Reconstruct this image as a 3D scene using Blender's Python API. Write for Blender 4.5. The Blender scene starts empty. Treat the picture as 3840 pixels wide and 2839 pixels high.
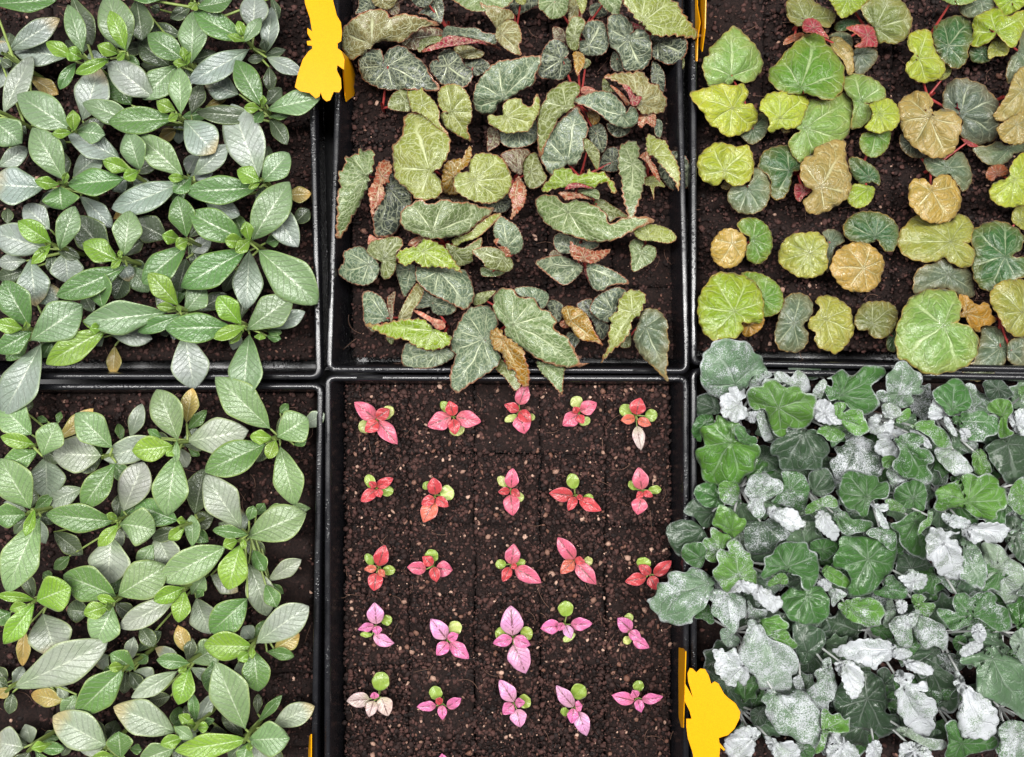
import bpy, math, random
import numpy as np

random.seed(7)
rng = np.random.default_rng(7)
scene = bpy.context.scene
col = scene.collection

# ------------------------------------------------------------------ camera
CAM_H = 0.68            # metres above the soil surface
F_PX = 2902.0           # focal length in photo pixels (3840 wide)
PX0, PY0 = 1920.0, 1419.5
cam_data = bpy.data.cameras.new("camera")
cam_data.sensor_width = 36.0
cam_data.lens = 36.0 * F_PX / 3840.0
cam_data.clip_start = 0.02
cam_data.clip_end = 50.0
cam = bpy.data.objects.new("camera", cam_data)
cam.location = (0, 0, CAM_H)
col.objects.link(cam)
scene.camera = cam

# ------------------------------------------------------------------ light
world = bpy.data.worlds.new("World")
scene.world = world
world.use_nodes = True
bg = world.node_tree.nodes["Background"]
bg.inputs[0].default_value = (0.93, 0.95, 1.0, 1)
bg.inputs[1].default_value = 0.14

def ceiling_lamp(name, x, y, z, sx, sy, power, aim=(0, 0, 0)):
    d = bpy.data.lights.new(name, 'AREA')
    d.shape = 'RECTANGLE'
    d.size, d.size_y = sx, sy
    d.energy = power
    d.color = (1.0, 0.985, 0.96)
    o = bpy.data.objects.new(name, d)
    o.location = (x, y, z)
    col.objects.link(o)
    v = np.array(aim, float) - np.array([x, y, z])
    from mathutils import Vector
    o.rotation_euler = Vector(v).to_track_quat('-Z', 'Y').to_euler()
    return o

# three wide ceiling light panels running along the bench, with bare twin tubes between them
for lx in (-1.45, -0.12, 1.30):
    ceiling_lamp("ceiling_panel_lamp", lx, 0.30, 2.25, 0.50, 3.6, 24, aim=(lx * 0.7, 0.30, 0))
for lx in (-0.80, 0.62):
    for dx in (-0.07, 0.07):
        ceiling_lamp("ceiling_tube_lamp", lx + dx, 0.25, 2.25, 0.045, 4.0, 20, aim=(lx * 0.6, 0.25, 0))

scene.view_settings.view_transform = 'Standard'
scene.view_settings.look = 'None'
scene.view_settings.gamma = 1.0
scene.view_settings.exposure = 0.18
scene.view_settings.use_curve_mapping = False
scene.render.engine = 'CYCLES'
scene.cycles.max_bounces = 8
scene.cycles.use_denoising = True

# ------------------------------------------------------------------ helpers
FR = {}
for k, x, y, s in [('A', 0, 0, 2.232), ('B', 400, 0, 2.232), ('C', 0, 700, 2.232), ('D', 400, 700, 2.232),
                   ('E', 0, 1400, 2.232), ('F', 400, 1400, 2.232), ('G', 0, 2099, 2.232), ('H', 400, 2099, 2.232),
                   ('I', 1200, 0, 2.79), ('J', 1850, 0, 2.79), ('K', 1200, 500, 2.79), ('L', 1850, 500, 2.79),
                   ('M', 1200, 950, 2.79), ('N', 1850, 950, 2.79),
                   ('P', 2500, 0, 2.79), ('Q', 3040, 0, 2.79), ('R', 2500, 450, 2.79), ('S', 3040, 450, 2.79),
                   ('T', 2500, 850, 2.79), ('U', 3040, 850, 2.79),
                   ('V', 2400, 1250, 2.79), ('W', 3040, 1250, 2.79), ('X', 2400, 1750, 2.79), ('Y', 3040, 1750, 2.79),
                   ('Z', 2400, 2247, 2.79), ('ZZ', 3040, 2247, 1.6075),
                   ('a', 1200, 1400, 1.6075), ('b', 1850, 1400, 1.6075), ('c', 1200, 1900, 1.6075),
                   ('d', 1850, 1900, 1.6075), ('e', 1200, 2247, 1.6075), ('f', 1850, 2247, 1.6075)]:
    FR[k] = (x, y, s)

def px(fr, x, y):
    ox, oy, s = FR[fr]
    return ox + np.asarray(x, float) / s, oy + np.asarray(y, float) / s

def world_at(x, y, z):
    """photo pixel + height above the soil -> point"""
    k = (CAM_H - z) / F_PX
    return (np.asarray(x) - PX0) * k, -(np.asarray(y) - PY0) * k

def lin(c):
    return tuple(((v / 255.0) / 12.92 if v / 255.0 <= 0.04045 else ((v / 255.0 + 0.055) / 1.055) ** 2.4) for v in c)

def link(o, parent=None):
    col.objects.link(o)
    if parent is not None:
        o.parent = parent
    return o

def empty(name, loc, label, cat, group=None):
    o = bpy.data.objects.new(name, None)
    o.empty_display_size = 0.01
    o.location = loc
    o["label"] = label
    o["category"] = cat
    if group:
        o["group"] = group
    col.objects.link(o)
    return o

def fast_mesh(name, v, f, mat, smooth=True, attrs=None):
    """v (n,3), f (m,k) with one k"""
    me = bpy.data.meshes.new(name)
    v = np.ascontiguousarray(v, dtype=np.float32)
    f = np.ascontiguousarray(f, dtype=np.int32)
    m, k = f.shape
    me.vertices.add(len(v)); me.vertices.foreach_set('co', v.ravel())
    me.loops.add(m * k); me.loops.foreach_set('vertex_index', f.ravel())
    me.polygons.add(m)
    me.polygons.foreach_set('loop_start', np.arange(0, m * k, k, dtype=np.int32))
    me.polygons.foreach_set('loop_total', np.full(m, k, dtype=np.int32))
    if smooth:
        me.polygons.foreach_set('use_smooth', np.ones(m, dtype=bool))
    if attrs:
        for an, av in attrs.items():
            a = me.attributes.new(an, 'FLOAT', 'POINT')
            a.data.foreach_set('value', np.ascontiguousarray(av, dtype=np.float32))
    me.update(calc_edges=True)
    for mm in (mat if isinstance(mat, (list, tuple)) else [mat]):
        me.materials.append(mm)
    return me

def mesh_obj(name, v, f, mat, parent=None, origin=(0, 0, 0), smooth=True, attrs=None):
    v = np.asarray(v, float) - np.asarray(origin, float)
    o = bpy.data.objects.new(name, fast_mesh(name, v, f, mat, smooth, attrs))
    link(o, parent)
    return o

def tube(pts, r0, r1, n=6):
    pts = np.asarray(pts, float)
    m = len(pts)
    tang = np.gradient(pts, axis=0)
    tang /= np.linalg.norm(tang, axis=1)[:, None] + 1e-12
    ref = np.array([0.31, 0.95, 0.05])
    a = np.cross(tang, ref); a /= np.linalg.norm(a, axis=1)[:, None] + 1e-12
    b = np.cross(tang, a)
    rr = np.linspace(r0, r1, m)[:, None]
    V = []
    for i in range(n):
        t = 2 * math.pi * i / n
        V.append(pts + (a * math.cos(t) + b * math.sin(t)) * rr)
    V = np.stack(V, 1).reshape(-1, 3)
    F = []
    for i in range(m - 1):
        for j in range(n):
            j2 = (j + 1) % n
            F.append((i * n + j, i * n + j2, (i + 1) * n + j2, (i + 1) * n + j))
    return V, np.array(F)

def merge(parts):
    V, F, o = [], [], 0
    for v, f in parts:
        V.append(v); F.append(np.asarray(f) + o); o += len(v)
    return np.concatenate(V), np.concatenate(F)

def bez(p0, p1, p2, n):
    t = np.linspace(0, 1, n)[:, None]
    return (1 - t) ** 2 * np.asarray(p0) + 2 * t * (1 - t) * np.asarray(p1) + t ** 2 * np.asarray(p2)

# ------------------------------------------------------------------ materials
class NT:
    def __init__(self, name):
        self.m = bpy.data.materials.new(name)
        self.m.use_nodes = True
        self.t = self.m.node_tree
        self.t.nodes.clear()
        self.out = self.t.nodes.new('ShaderNodeOutputMaterial')
    def n(self, kind, **kw):
        nd = self.t.nodes.new(kind)
        for k, v in kw.items():
            setattr(nd, k, v)
        return nd
    def l(self, a, b):
        self.t.links.new(a, b)
    def math(self, op, a, b=None, c=None, clamp=False):
        nd = self.n('ShaderNodeMath', operation=op)
        nd.use_clamp = clamp
        for i, v in enumerate((a, b, c)):
            if v is None: continue
            if isinstance(v, (int, float)): nd.inputs[i].default_value = v
            else: self.l(v, nd.inputs[i])
        return nd.outputs[0]
    def ramp(self, x, a, b, smooth=True):
        nd = self.n('ShaderNodeMapRange')
        nd.interpolation_type = 'SMOOTHSTEP' if smooth else 'LINEAR'
        self.l(x, nd.inputs[0])
        nd.inputs[1].default_value = a; nd.inputs[2].default_value = b
        nd.inputs[3].default_value = 0; nd.inputs[4].default_value = 1
        return nd.outputs[0]
    def mix(self, f, a, b, blend='MIX'):
        nd = self.n('ShaderNodeMix', data_type='RGBA', blend_type=blend)
        nd.clamp_factor = True
        for i, v in ((0, f), (6, a), (7, b)):
            if isinstance(v, (int, float)): nd.inputs[i].default_value = v
            elif isinstance(v, tuple): nd.inputs[i].default_value = (*v, 1) if len(v) == 3 else v
            else: self.l(v, nd.inputs[i])
        return nd.outputs[2]
    def attr(self, name):
        return self.n('ShaderNodeAttribute', attribute_name=name).outputs['Fac']
    def noise(self, scale, detail=2, rough=0.5, vec=None, dim='3D'):
        nd = self.n('ShaderNodeTexNoise', noise_dimensions=dim)
        nd.inputs['Scale'].default_value = scale
        nd.inputs['Detail'].default_value = detail
        nd.inputs['Roughness'].default_value = rough
        if vec is not None: self.l(vec, nd.inputs['Vector'])
        return nd.outputs['Fac']
    def voro(self, scale, feature='DISTANCE_TO_EDGE', vec=None):
        nd = self.n('ShaderNodeTexVoronoi', feature=feature)
        nd.inputs['Scale'].default_value = scale
        if vec is not None: self.l(vec, nd.inputs['Vector'])
        return nd.outputs['Distance']
    def bump(self, h, strength, dist):
        nd = self.n('ShaderNodeBump')
        nd.inputs['Strength'].default_value = strength
        nd.inputs['Distance'].default_value = dist
        self.l(h, nd.inputs['Height'])
        return nd.outputs[0]
    def principled(self, base, rough, normal=None, spec=0.5, coat=0.0, coat_rough=0.05, coat_normal=None, sheen=0.0, translucent=0.0, tcol=None):
        p = self.n('ShaderNodeBsdfPrincipled')
        def put(k, v):
            if v is None: return
            if isinstance(v, (int, float)): p.inputs[k].default_value = v
            elif isinstance(v, tuple): p.inputs[k].default_value = (*v, 1)
            else: self.l(v, p.inputs[k])
        put('Base Color', base); put('Roughness', rough); put('Specular IOR Level', spec)
        put('Coat Weight', coat); put('Coat Roughness', coat_rough); put('Sheen Weight', sheen)
        p.inputs['Sheen Roughness'].default_value = 0.4
        put('Normal', normal); put('Coat Normal', coat_normal)
        sh = p.outputs[0]
        if translucent > 0:
            tr = self.n('ShaderNodeBsdfTranslucent')
            c = tcol if tcol is not None else base
            if isinstance(c, tuple): tr.inputs[0].default_value = (*c, 1)
            else: self.l(c, tr.inputs[0])
            mx = self.n('ShaderNodeMixShader'); mx.inputs[0].default_value = translucent
            self.l(sh, mx.inputs[1]); self.l(tr.outputs[0], mx.inputs[2]); sh = mx.outputs[0]
        self.l(sh, self.out.inputs[0])
        return self.m

def mat_strip_leaf(name, vein_amt, edge_col, edge_amt, speck, rough, quilt, spot=None, side=9.0):
    """long leaf: attributes u (-1..1 across), t (0..1 along); colour from the object"""
    N = NT(name)
    oi = N.n('ShaderNodeObjectInfo')
    oc = N.n('ShaderNodeTexCoord').outputs['Object']
    u, t = N.attr('u'), N.attr('t')
    au = N.math('ABSOLUTE', u)
    base = oi.outputs['Color']
    big = N.noise(55, 2, 0.6, oc)
    base = N.mix(N.math('MULTIPLY', N.ramp(big, 0.35, 0.7), 0.35), base, N.mix(1.0, base, (0.62, 0.78, 0.5), 'MULTIPLY'))
    base = N.mix(N.math('MULTIPLY', N.ramp(t, 0.42, 0.02), 0.45), base, N.mix(1.0, base, (0.74, 0.98, 0.45), 'MULTIPLY'))  # greener base, paler tip: silvery sheen partly put into the colour
    # side veins curving forward
    sv = N.math('SUBTRACT', N.math('MULTIPLY', t, side), N.math('MULTIPLY', N.math('POWER', au, 0.75), 2.4))
    sv = N.math('ABSOLUTE', N.math('SUBTRACT', N.math('FRACT', sv), 0.5))
    svm = N.math('SUBTRACT', 1.0, N.ramp(sv, 0.015, 0.09))
    svm = N.math('MULTIPLY', svm, N.ramp(au, 1.0, 0.6))
    mid = N.math('MULTIPLY', N.math('SUBTRACT', 1.0, N.ramp(au, 0.012, 0.06)), N.ramp(t, 1.02, 0.5))
    veinc = N.mix(0.50, base, (0.80, 0.86, 0.66))
    c = N.mix(N.math('MULTIPLY', svm, 0.30 * vein_amt), base, veinc)
    # blister between side veins: darker/lighter mottling
    mott = N.noise(420, 3, 0.6, oc)
    c = N.mix(N.math('MULTIPLY', N.ramp(mott, 0.50, 0.68), 0.30), c, N.mix(1.0, c, (0.55, 0.62, 0.5), 'MULTIPLY'))
    if speck > 0:
        sp = N.voro(900, 'F1', oc)
        sm = N.math('MULTIPLY', N.math('SUBTRACT', 1.0, N.ramp(sp, 0.16, 0.26)), N.math('MULTIPLY', N.ramp(N.noise(90, 1, 0.5, oc), 0.42, 0.6), speck))
        c = N.mix(sm, c, (0.72, 0.76, 0.52))
    c = N.mix(N.math('MULTIPLY', N.ramp(au, 0.86, 0.985), edge_amt), c, edge_col)
    if spot is not None:      # polka-dot plant: dark veins and flecks
        vv = N.math('MAXIMUM', N.math('MULTIPLY', svm, 0.8), N.math('SUBTRACT', 1.0, N.ramp(au, 0.03, 0.16)))
        ns = N.ramp(N.noise(260, 3, 0.7, oc), 0.34, 0.52)
        vv = N.math('MULTIPLY', vv, N.math('MULTIPLY', ns, N.ramp(N.math('ADD', au, N.math('MULTIPLY', t, 0.35)), 1.1, 0.2)))
        c = N.mix(N.math('MULTIPLY', vv, 0.9), c, spot)
        c = N.mix(N.math('MULTIPLY', N.ramp(N.noise(340, 2, 0.5, oc), 0.60, 0.66), 0.5), c, N.mix(1.0, c, (0.72, 0.55, 0.6), 'MULTIPLY'))
    else:
        c = N.mix(N.math('MULTIPLY', mid, vein_amt), c, veinc)
    # yellowed / burnt tip, driven by the object's alpha
    tip = N.math('MULTIPLY', N.ramp(N.math('ADD', t, N.math('MULTIPLY', N.noise(70, 2, 0.5, oc), 0.25)), 0.80, 1.12), N.math('SUBTRACT', 1.0, oi.outputs['Alpha']))
    c = N.mix(tip, c, lin((214, 176, 96)))
    h = N.math('ADD', N.math('MULTIPLY', svm, -0.45), N.math('MULTIPLY', N.noise(420, 2, 0.5, oc), 0.45))
    nb = N.bump(h, quilt, 0.0020)
    return N.principled(c, N.math('ADD', rough, N.math('MULTIPLY', mott, 0.2)), nb, spec=0.8, coat=0.5, coat_rough=0.22, coat_normal=nb, sheen=0.12, translucent=0.15)

def mat_fan_leaf(name, edge_col, edge_amt, vein_amt, net_amt, rough, wet, felt=0.0, blush=0.0, pucker=0.0, spec=0.5, bumpd=0.0013, mottle=0.35):
    """palmate leaf: attributes phi (vein number), rho (0 petiole .. 1 margin)"""
    N = NT(name)
    oi = N.n('ShaderNodeObjectInfo')
    tc = N.n('ShaderNodeTexCoord').outputs['Object']
    rho = N.attr('rho')
    ang = N.math('ARCTAN2', N.attr('dy'), N.attr('dx'))
    ang = N.math('ADD', ang, N.math('MULTIPLY', N.math('SUBTRACT', N.noise(45, 1, 0.5, tc), 0.5), 0.35))
    phi = N.math('MULTIPLY', N.math('DIVIDE', ang, 2 * math.pi), N.attr('nv'))
    base = oi.outputs['Color']
    f = N.math('ABSOLUTE', N.math('SUBTRACT', phi, N.math('ROUND', phi)))
    wob = N.math('MULTIPLY', N.math('SUBTRACT', N.noise(120, 2, 0.5, tc), 0.5), 0.10)
    d = N.math('MULTIPLY', N.math('ABSOLUTE', N.math('ADD', f, wob)), rho)
    mainv = N.math('MULTIPLY', N.math('SUBTRACT', 1.0, N.ramp(d, 0.012, 0.05)), N.ramp(rho, 0.99, 0.55))
    s = N.math('SUBTRACT', N.math('MULTIPLY', rho, 4.2), N.math('MULTIPLY', f, 3.4))
    s = N.math('ADD', s, N.math('MULTIPLY', N.noise(150, 1, 0.5, tc), 0.9))
    s = N.math('ABSOLUTE', N.math('SUBTRACT', N.math('FRACT', s), 0.5))
    secv = N.math('SUBTRACT', 1.0, N.ramp(s, 0.03, 0.12))
    wv = N.n('ShaderNodeVectorMath', operation='ADD')
    nv = N.n('ShaderNodeTexNoise'); nv.inputs['Scale'].default_value = 160; N.l(tc, nv.inputs['Vector'])
    sc = N.n('ShaderNodeVectorMath', operation='SCALE'); N.l(nv.outputs['Color'], sc.inputs[0]); sc.inputs['Scale'].default_value = 0.004
    N.l(tc, wv.inputs[0]); N.l(sc.outputs[0], wv.inputs[1])
    net = N.math('SUBTRACT', 1.0, N.ramp(N.voro(230, 'DISTANCE_TO_EDGE', wv.outputs[0]), 0.02, 0.13))
    veins = N.math('MAXIMUM', mainv, N.math('MAXIMUM', N.math('MULTIPLY', secv, 0.55), N.math('MULTIPLY', net, net_amt)))
    mo = N.noise(70, 3, 0.6, tc)
    c = N.mix(N.math('MULTIPLY', N.ramp(mo, 0.40, 0.66), mottle), base, N.mix(1.0, base, (0.55, 0.72, 0.5), 'MULTIPLY'))
    if blush > 0:
        bl = N.math('MULTIPLY', N.ramp(N.math('ADD', rho, N.math('MULTIPLY', N.math('SUBTRACT', N.noise(85, 3, 0.6, tc), 0.5), 0.9)), 0.55, 1.05), blush)
        c = N.mix(bl, c, edge_col)
    veinc = N.mix(0.58, base, (0.82, 0.88, 0.56))
    if felt > 0:
        veinc = N.mix(0.35, base, (0.80, 0.85, 0.80))
    c = N.mix(N.math('MULTIPLY', veins, vein_amt), c, veinc)
    fine = N.noise(900, 2, 0.6, tc)
    c = N.mix(N.math('MULTIPLY', N.ramp(fine, 0.48, 0.66), 0.5), c, N.mix(1.0, c, (0.6, 0.62, 0.6), 'MULTIPLY'))
    if felt > 0:
        # white tomentum: patchy, strongest on young leaves (object alpha) and along the margin
        al = N.math('SUBTRACT', 1.0, oi.outputs['Alpha'])
        g = N.noise(1100, 3, 0.7, tc)
        patch = N.noise(75, 3, 0.6, tc)
        amount = N.math('ADD', N.math('SUBTRACT', N.math('MULTIPLY', al, 0.47), 0.13), N.math('MULTIPLY', N.math('SUBTRACT', patch, 0.5), 0.75))
        edge = N.math('MULTIPLY', N.ramp(N.math('ADD', rho, N.math('MULTIPLY', N.math('SUBTRACT', g, 0.5), 0.14)), 0.93, 0.995), N.ramp(patch, 0.3, 0.6))
        fm = N.ramp(N.math('ADD', N.math('MULTIPLY', N.math('SUBTRACT', g, 0.5), 1.2), amount), 0.06, 0.26)
        fm = N.math('MAXIMUM', fm, N.math('MULTIPLY', edge, edge_amt))
        c = N.mix(N.math('MULTIPLY', fm, felt), c, edge_col)
    else:
        c = N.mix(N.math('MULTIPLY', N.ramp(N.math('ADD', rho, N.math('MULTIPLY', N.math('SUBTRACT', mo, 0.5), 0.08)), 0.955, 0.995), edge_amt), c, edge_col)
    h = N.math('SUBTRACT', N.math('MULTIPLY', N.noise(330, 3, 0.55, tc), 0.45), N.math('MULTIPLY', veins, 0.7))
    if pucker > 0:
        h = N.math('ADD', h, N.math('MULTIPLY', N.voro(330, 'SMOOTH_F1', tc), -pucker))
    nb = N.bump(h, 0.9, bumpd)
    cn, cw = None, 0.0
    if wet > 0:
        hw = N.noise(520, 2, 0.6, tc)
        cn = N.bump(hw, 1.0, 0.0011)
        cw = N.math('MULTIPLY', N.ramp(N.noise(60, 2, 0.5, tc), 0.40, 0.58), wet)
    return N.principled(c, rough, nb, spec=spec, coat=cw, coat_rough=0.04, coat_normal=cn, sheen=0.05, translucent=0.10)

def mat_plain(name, c, rough, spec=0.5, var=0.0, scale=200, bump=0.0, bdist=0.0005, translucent=0.0):
    N = NT(name)
    tc = N.n('ShaderNodeTexCoord').outputs['Object']
    cc = c
    if var > 0:
        cc = N.mix(N.math('MULTIPLY', N.ramp(N.noise(scale, 3, 0.6, tc), 0.35, 0.7), var), c, tuple(v * 0.55 for v in c))
    nb = N.bump(N.noise(scale * 2, 3, 0.6, tc), bump, bdist) if bump > 0 else None
    return N.principled(cc, rough, nb, spec=spec, translucent=translucent)

M = {}
M['peri'] = mat_strip_leaf('periwinkle_leaf', 0.80, lin((160, 182, 96)), 0.30, 0.0, 0.36, 0.8)
M['peri_speck'] = mat_strip_leaf('periwinkle_leaf_speckled', 0.75, lin((172, 188, 104)), 0.4, 0.55, 0.42, 0.8)
M['poly'] = mat_strip_leaf('polka_dot_leaf', 0.6, lin((240, 170, 190)), 0.25, 0.0, 0.42, 0.6, spot=lin((96, 52, 48)), side=6.0)
M['cot'] = mat_strip_leaf('seed_leaf', 0.15, lin((196, 204, 120)), 0.4, 0.0, 0.4, 0.4, side=5.0)
M['beg'] = mat_fan_leaf('begonia_leaf_bronze', lin((164, 98, 72)), 0.75, 0.88, 0.40, 0.33, 0.15, spec=0.7)
M['beg_r'] = mat_fan_leaf('begonia_leaf_green', lin((176, 128, 70)), 0.45, 0.5, 0.14, 0.36, 0.25, blush=0.15, pucker=0.6)
M['beg_w'] = mat_fan_leaf('begonia_leaf_wet', lin((178, 132, 70)), 0.5, 0.5, 0.12, 0.34, 0.9, blush=0.17, pucker=0.9)
M['under'] = mat_plain('begonia_underside', lin((150, 24, 52)), 0.4, var=0.5, scale=300, bump=0.5)
M['dusty'] = mat_fan_leaf('ragwort_leaf', lin((196, 199, 204)), 0.75, 0.45, 0.05, 0.5, 0.25, felt=0.92, mottle=0.45)
M['dusty_w'] = mat_fan_leaf('ragwort_leaf_wet', lin((176, 184, 184)), 0.45, 0.35, 0.05, 0.32, 0.95, felt=0.7, mottle=0.45)
M['stem'] = mat_plain('green_stem', lin((140, 160, 84)), 0.45, var=0.4, translucent=0.1)
M['red_stem'] = mat_plain('red_petiole', lin((168, 66, 62)), 0.4, var=0.5)
M['white_stem'] = mat_plain('felted_stem', lin((196, 198, 196)), 0.8, var=0.3, scale=600, bump=0.5)
M['card'] = None

def mat_card():
    N = NT('yellow_sticky_card')
    tc = N.n('ShaderNodeTexCoord').outputs['Object']
    n = N.noise(1400, 3, 0.6, tc)
    c = N.mix(N.ramp(n, 0.35, 0.7), lin((234, 164, 0)), lin((216, 148, 0)))
    return N.principled(c, 0.35, N.bump(n, 0.25, 0.0003), spec=0.4)
M['card'] = mat_card()

def mat_plastic():
    N = NT('black_tray_plastic')
    tc = N.n('ShaderNodeTexCoord').outputs['Object']
    sc = N.noise(90, 3, 0.6, tc)
    dust = N.ramp(N.noise(1500, 3, 0.7, tc), 0.60, 0.72)
    c = N.mix(N.math('MULTIPLY', dust, 0.25), (0.008, 0.008, 0.010), (0.10, 0.09, 0.09))
    dr = N.math('SUBTRACT', 1.0, N.ramp(N.voro(420, 'F1', tc), 0.10, 0.45))
    dr = N.math('MULTIPLY', dr, N.ramp(N.noise(16, 2, 0.5, tc), 0.45, 0.62))
    nb = N.bump(dr, 0.35, 0.0009)
    return N.principled(c, N.math('ADD', 0.12, N.math('MULTIPLY', sc, 0.30)), nb, spec=0.6)
M['plastic'] = mat_plastic()
M['slot'] = mat_plain('slot_shadow_plastic', (0.003, 0.003, 0.004), 0.6)

def mat_soil():
    N = NT('potting_soil')
    tc = N.n('ShaderNodeTexCoord').outputs['Object']
    a = N.noise(420, 5, 0.75, tc)
    b = N.noise(1600, 3, 0.7, tc)
    c = N.mix(N.ramp(a, 0.3, 0.72), lin((16, 9, 8)), lin((48, 32, 28)))
    c = N.mix(N.math('MULTIPLY', N.ramp(b, 0.6, 0.75), 0.5), c, lin((108, 78, 70)))
    return N.principled(c, 0.85, N.bump(N.math('ADD', a, N.math('MULTIPLY', b, 0.5)), 1.0, 0.002), spec=0.3)
M['soil'] = mat_soil()

def mat_crumb(name, c0, c1, rough):
    N = NT(name)
    sh = N.attr('shade')
    tc = N.n('ShaderNodeTexCoord').outputs['Object']
    c = N.mix(sh, lin(c0), lin(c1))
    n = N.noise(1800, 3, 0.7, tc)
    c = N.mix(N.math('MULTIPLY', N.ramp(n, 0.45, 0.7), 0.5), c, N.mix(1.0, c, (0.35, 0.33, 0.33), 'MULTIPLY'))
    return N.principled(c, rough, N.bump(n, 0.6, 0.0006), spec=0.35)
M['crumb'] = mat_crumb('peat_crumbs', (22, 12, 10), (88, 58, 52), 0.75)
M['grain'] = mat_crumb('vermiculite_grains', (112, 76, 62), (206, 170, 150), 0.6)
M['fibre'] = mat_plain('root_fibre', lin((120, 88, 72)), 0.7)
N_ = NT('bench_top')
M['bench'] = N_.principled((0.006, 0.006, 0.008), 0.35, None, spec=0.4)

RIM_Z = 0.030
FLOOR_Z = -0.046

# bench
bv = np.array([(-1.6, -1.4, -0.054), (1.6, -1.4, -0.054), (1.6, 1.4, -0.054), (-1.6, 1.4, -0.054)])
bench = mesh_obj('bench', bv, np.array([(0, 1, 2, 3)]), M['bench'])
bench['kind'] = 'structure'

def inset_poly(P, d):
    """P (n,2) counter-clockwise, moved inwards by d"""
    n = len(P); out = []
    for i in range(n):
        a, b, c = P[i - 1], P[i], P[(i + 1) % n]
        e1 = (b - a) / np.linalg.norm(b - a); e2 = (c - b) / np.linalg.norm(c - b)
        n1 = np.array([-e1[1], e1[0]]); n2 = np.array([-e2[1], e2[0]])
        k = 1 + n1 @ n2
        out.append(b + (n1 + n2) * d / k)
    return np.array(out)

def fillet(P, r, seg=6):
    n = len(P); out = []
    for i in range(n):
        a, b, c = P[i - 1], P[i], P[(i + 1) % n]
        e1 = (a - b) / np.linalg.norm(a - b); e2 = (c - b) / np.linalg.norm(c - b)
        ang = math.acos(max(-1, min(1, e1 @ e2)))
        tl = r / math.tan(ang / 2)
        p1, p2 = b + e1 * tl, b + e2 * tl
        for k in range(seg + 1):
            t = k / seg
            out.append((1 - t) ** 2 * p1 + 2 * t * (1 - t) * b + t * t * p2)
    return np.array(out)

PROFILE = [(0.0, -0.011, 0.0085), (0.0, -0.0012, 0.0085), (0.0004, -0.0004, 0.0082), (0.0012, 0.0, 0.0078), (0.0030, 0.0004, 0.006),
           (0.0042, 0.0, 0.005), (0.0048, -0.0006, 0.0046), (0.0052, -0.0018, 0.0044), (0.0058, -0.006, 0.0042),
           (0.0085, -0.040, 0.0040), (0.0105, -0.072, 0.0038)]

def build_tray(label, poly_px, slots=()):
    P = np.array([world_at(x, y, RIM_Z) for x, y in poly_px])
    area = 0.5 * np.sum(P[:, 0] * np.roll(P[:, 1], -1) - np.roll(P[:, 0], -1) * P[:, 1])
    if area < 0: P = P[::-1]
    c = P.mean(0)
    root = empty('seedling_tray', (c[0], c[1], -0.05), label, 'tray', 'black seedling trays set edge to edge')
    rings = []
    for d, z, r in PROFILE:
        q = fillet(inset_poly(P, d), r)
        rings.append(np.column_stack([q, np.full(len(q), RIM_Z + z)]))
    n = len(rings[0]); V = np.concatenate(rings); F = []
    for i in range(len(rings) - 1):
        for j in range(n):
            j2 = (j + 1) % n
            F.append((i * n + j, i * n + j2, (i + 1) * n + j2, (i + 1) * n + j))
    o = np.array([c[0], c[1], -0.05])
    w = mesh_obj('tray_wall', V, np.array(F), M['plastic'], root, o)
    last = rings[-1].copy(); last[:, 2] = FLOOR_Z + 0.0005
    ctr = last.mean(0)
    FV = np.vstack([last, ctr]); FF = np.array([(j, (j + 1) % n, n) for j in range(n)])
    mesh_obj('tray_floor', FV, FF, M['plastic'], root, o)
    for (x0, x1, y0, y1) in slots:
        (a, b), (c2, d2) = world_at(x0, y1, RIM_Z), world_at(x1, y0, RIM_Z)
        z0, z1 = RIM_Z - 0.001, RIM_Z + 0.0007
        vv = [(x, y, z) for z in (z0, z1) for x, y in ((a, b), (c2, b), (c2, d2), (a, d2))]
        ff = [(0, 3, 2, 1), (4, 5, 6, 7), (0, 1, 5, 4), (1, 2, 6, 5), (2, 3, 7, 6), (3, 0, 4, 7)]
        mesh_obj('handle_slot_shade', vv, np.array(ff), M['slot'], root, o, smooth=False)  # shade inside the rim slot, put in as a thin raised black box
    return root, o

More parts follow.
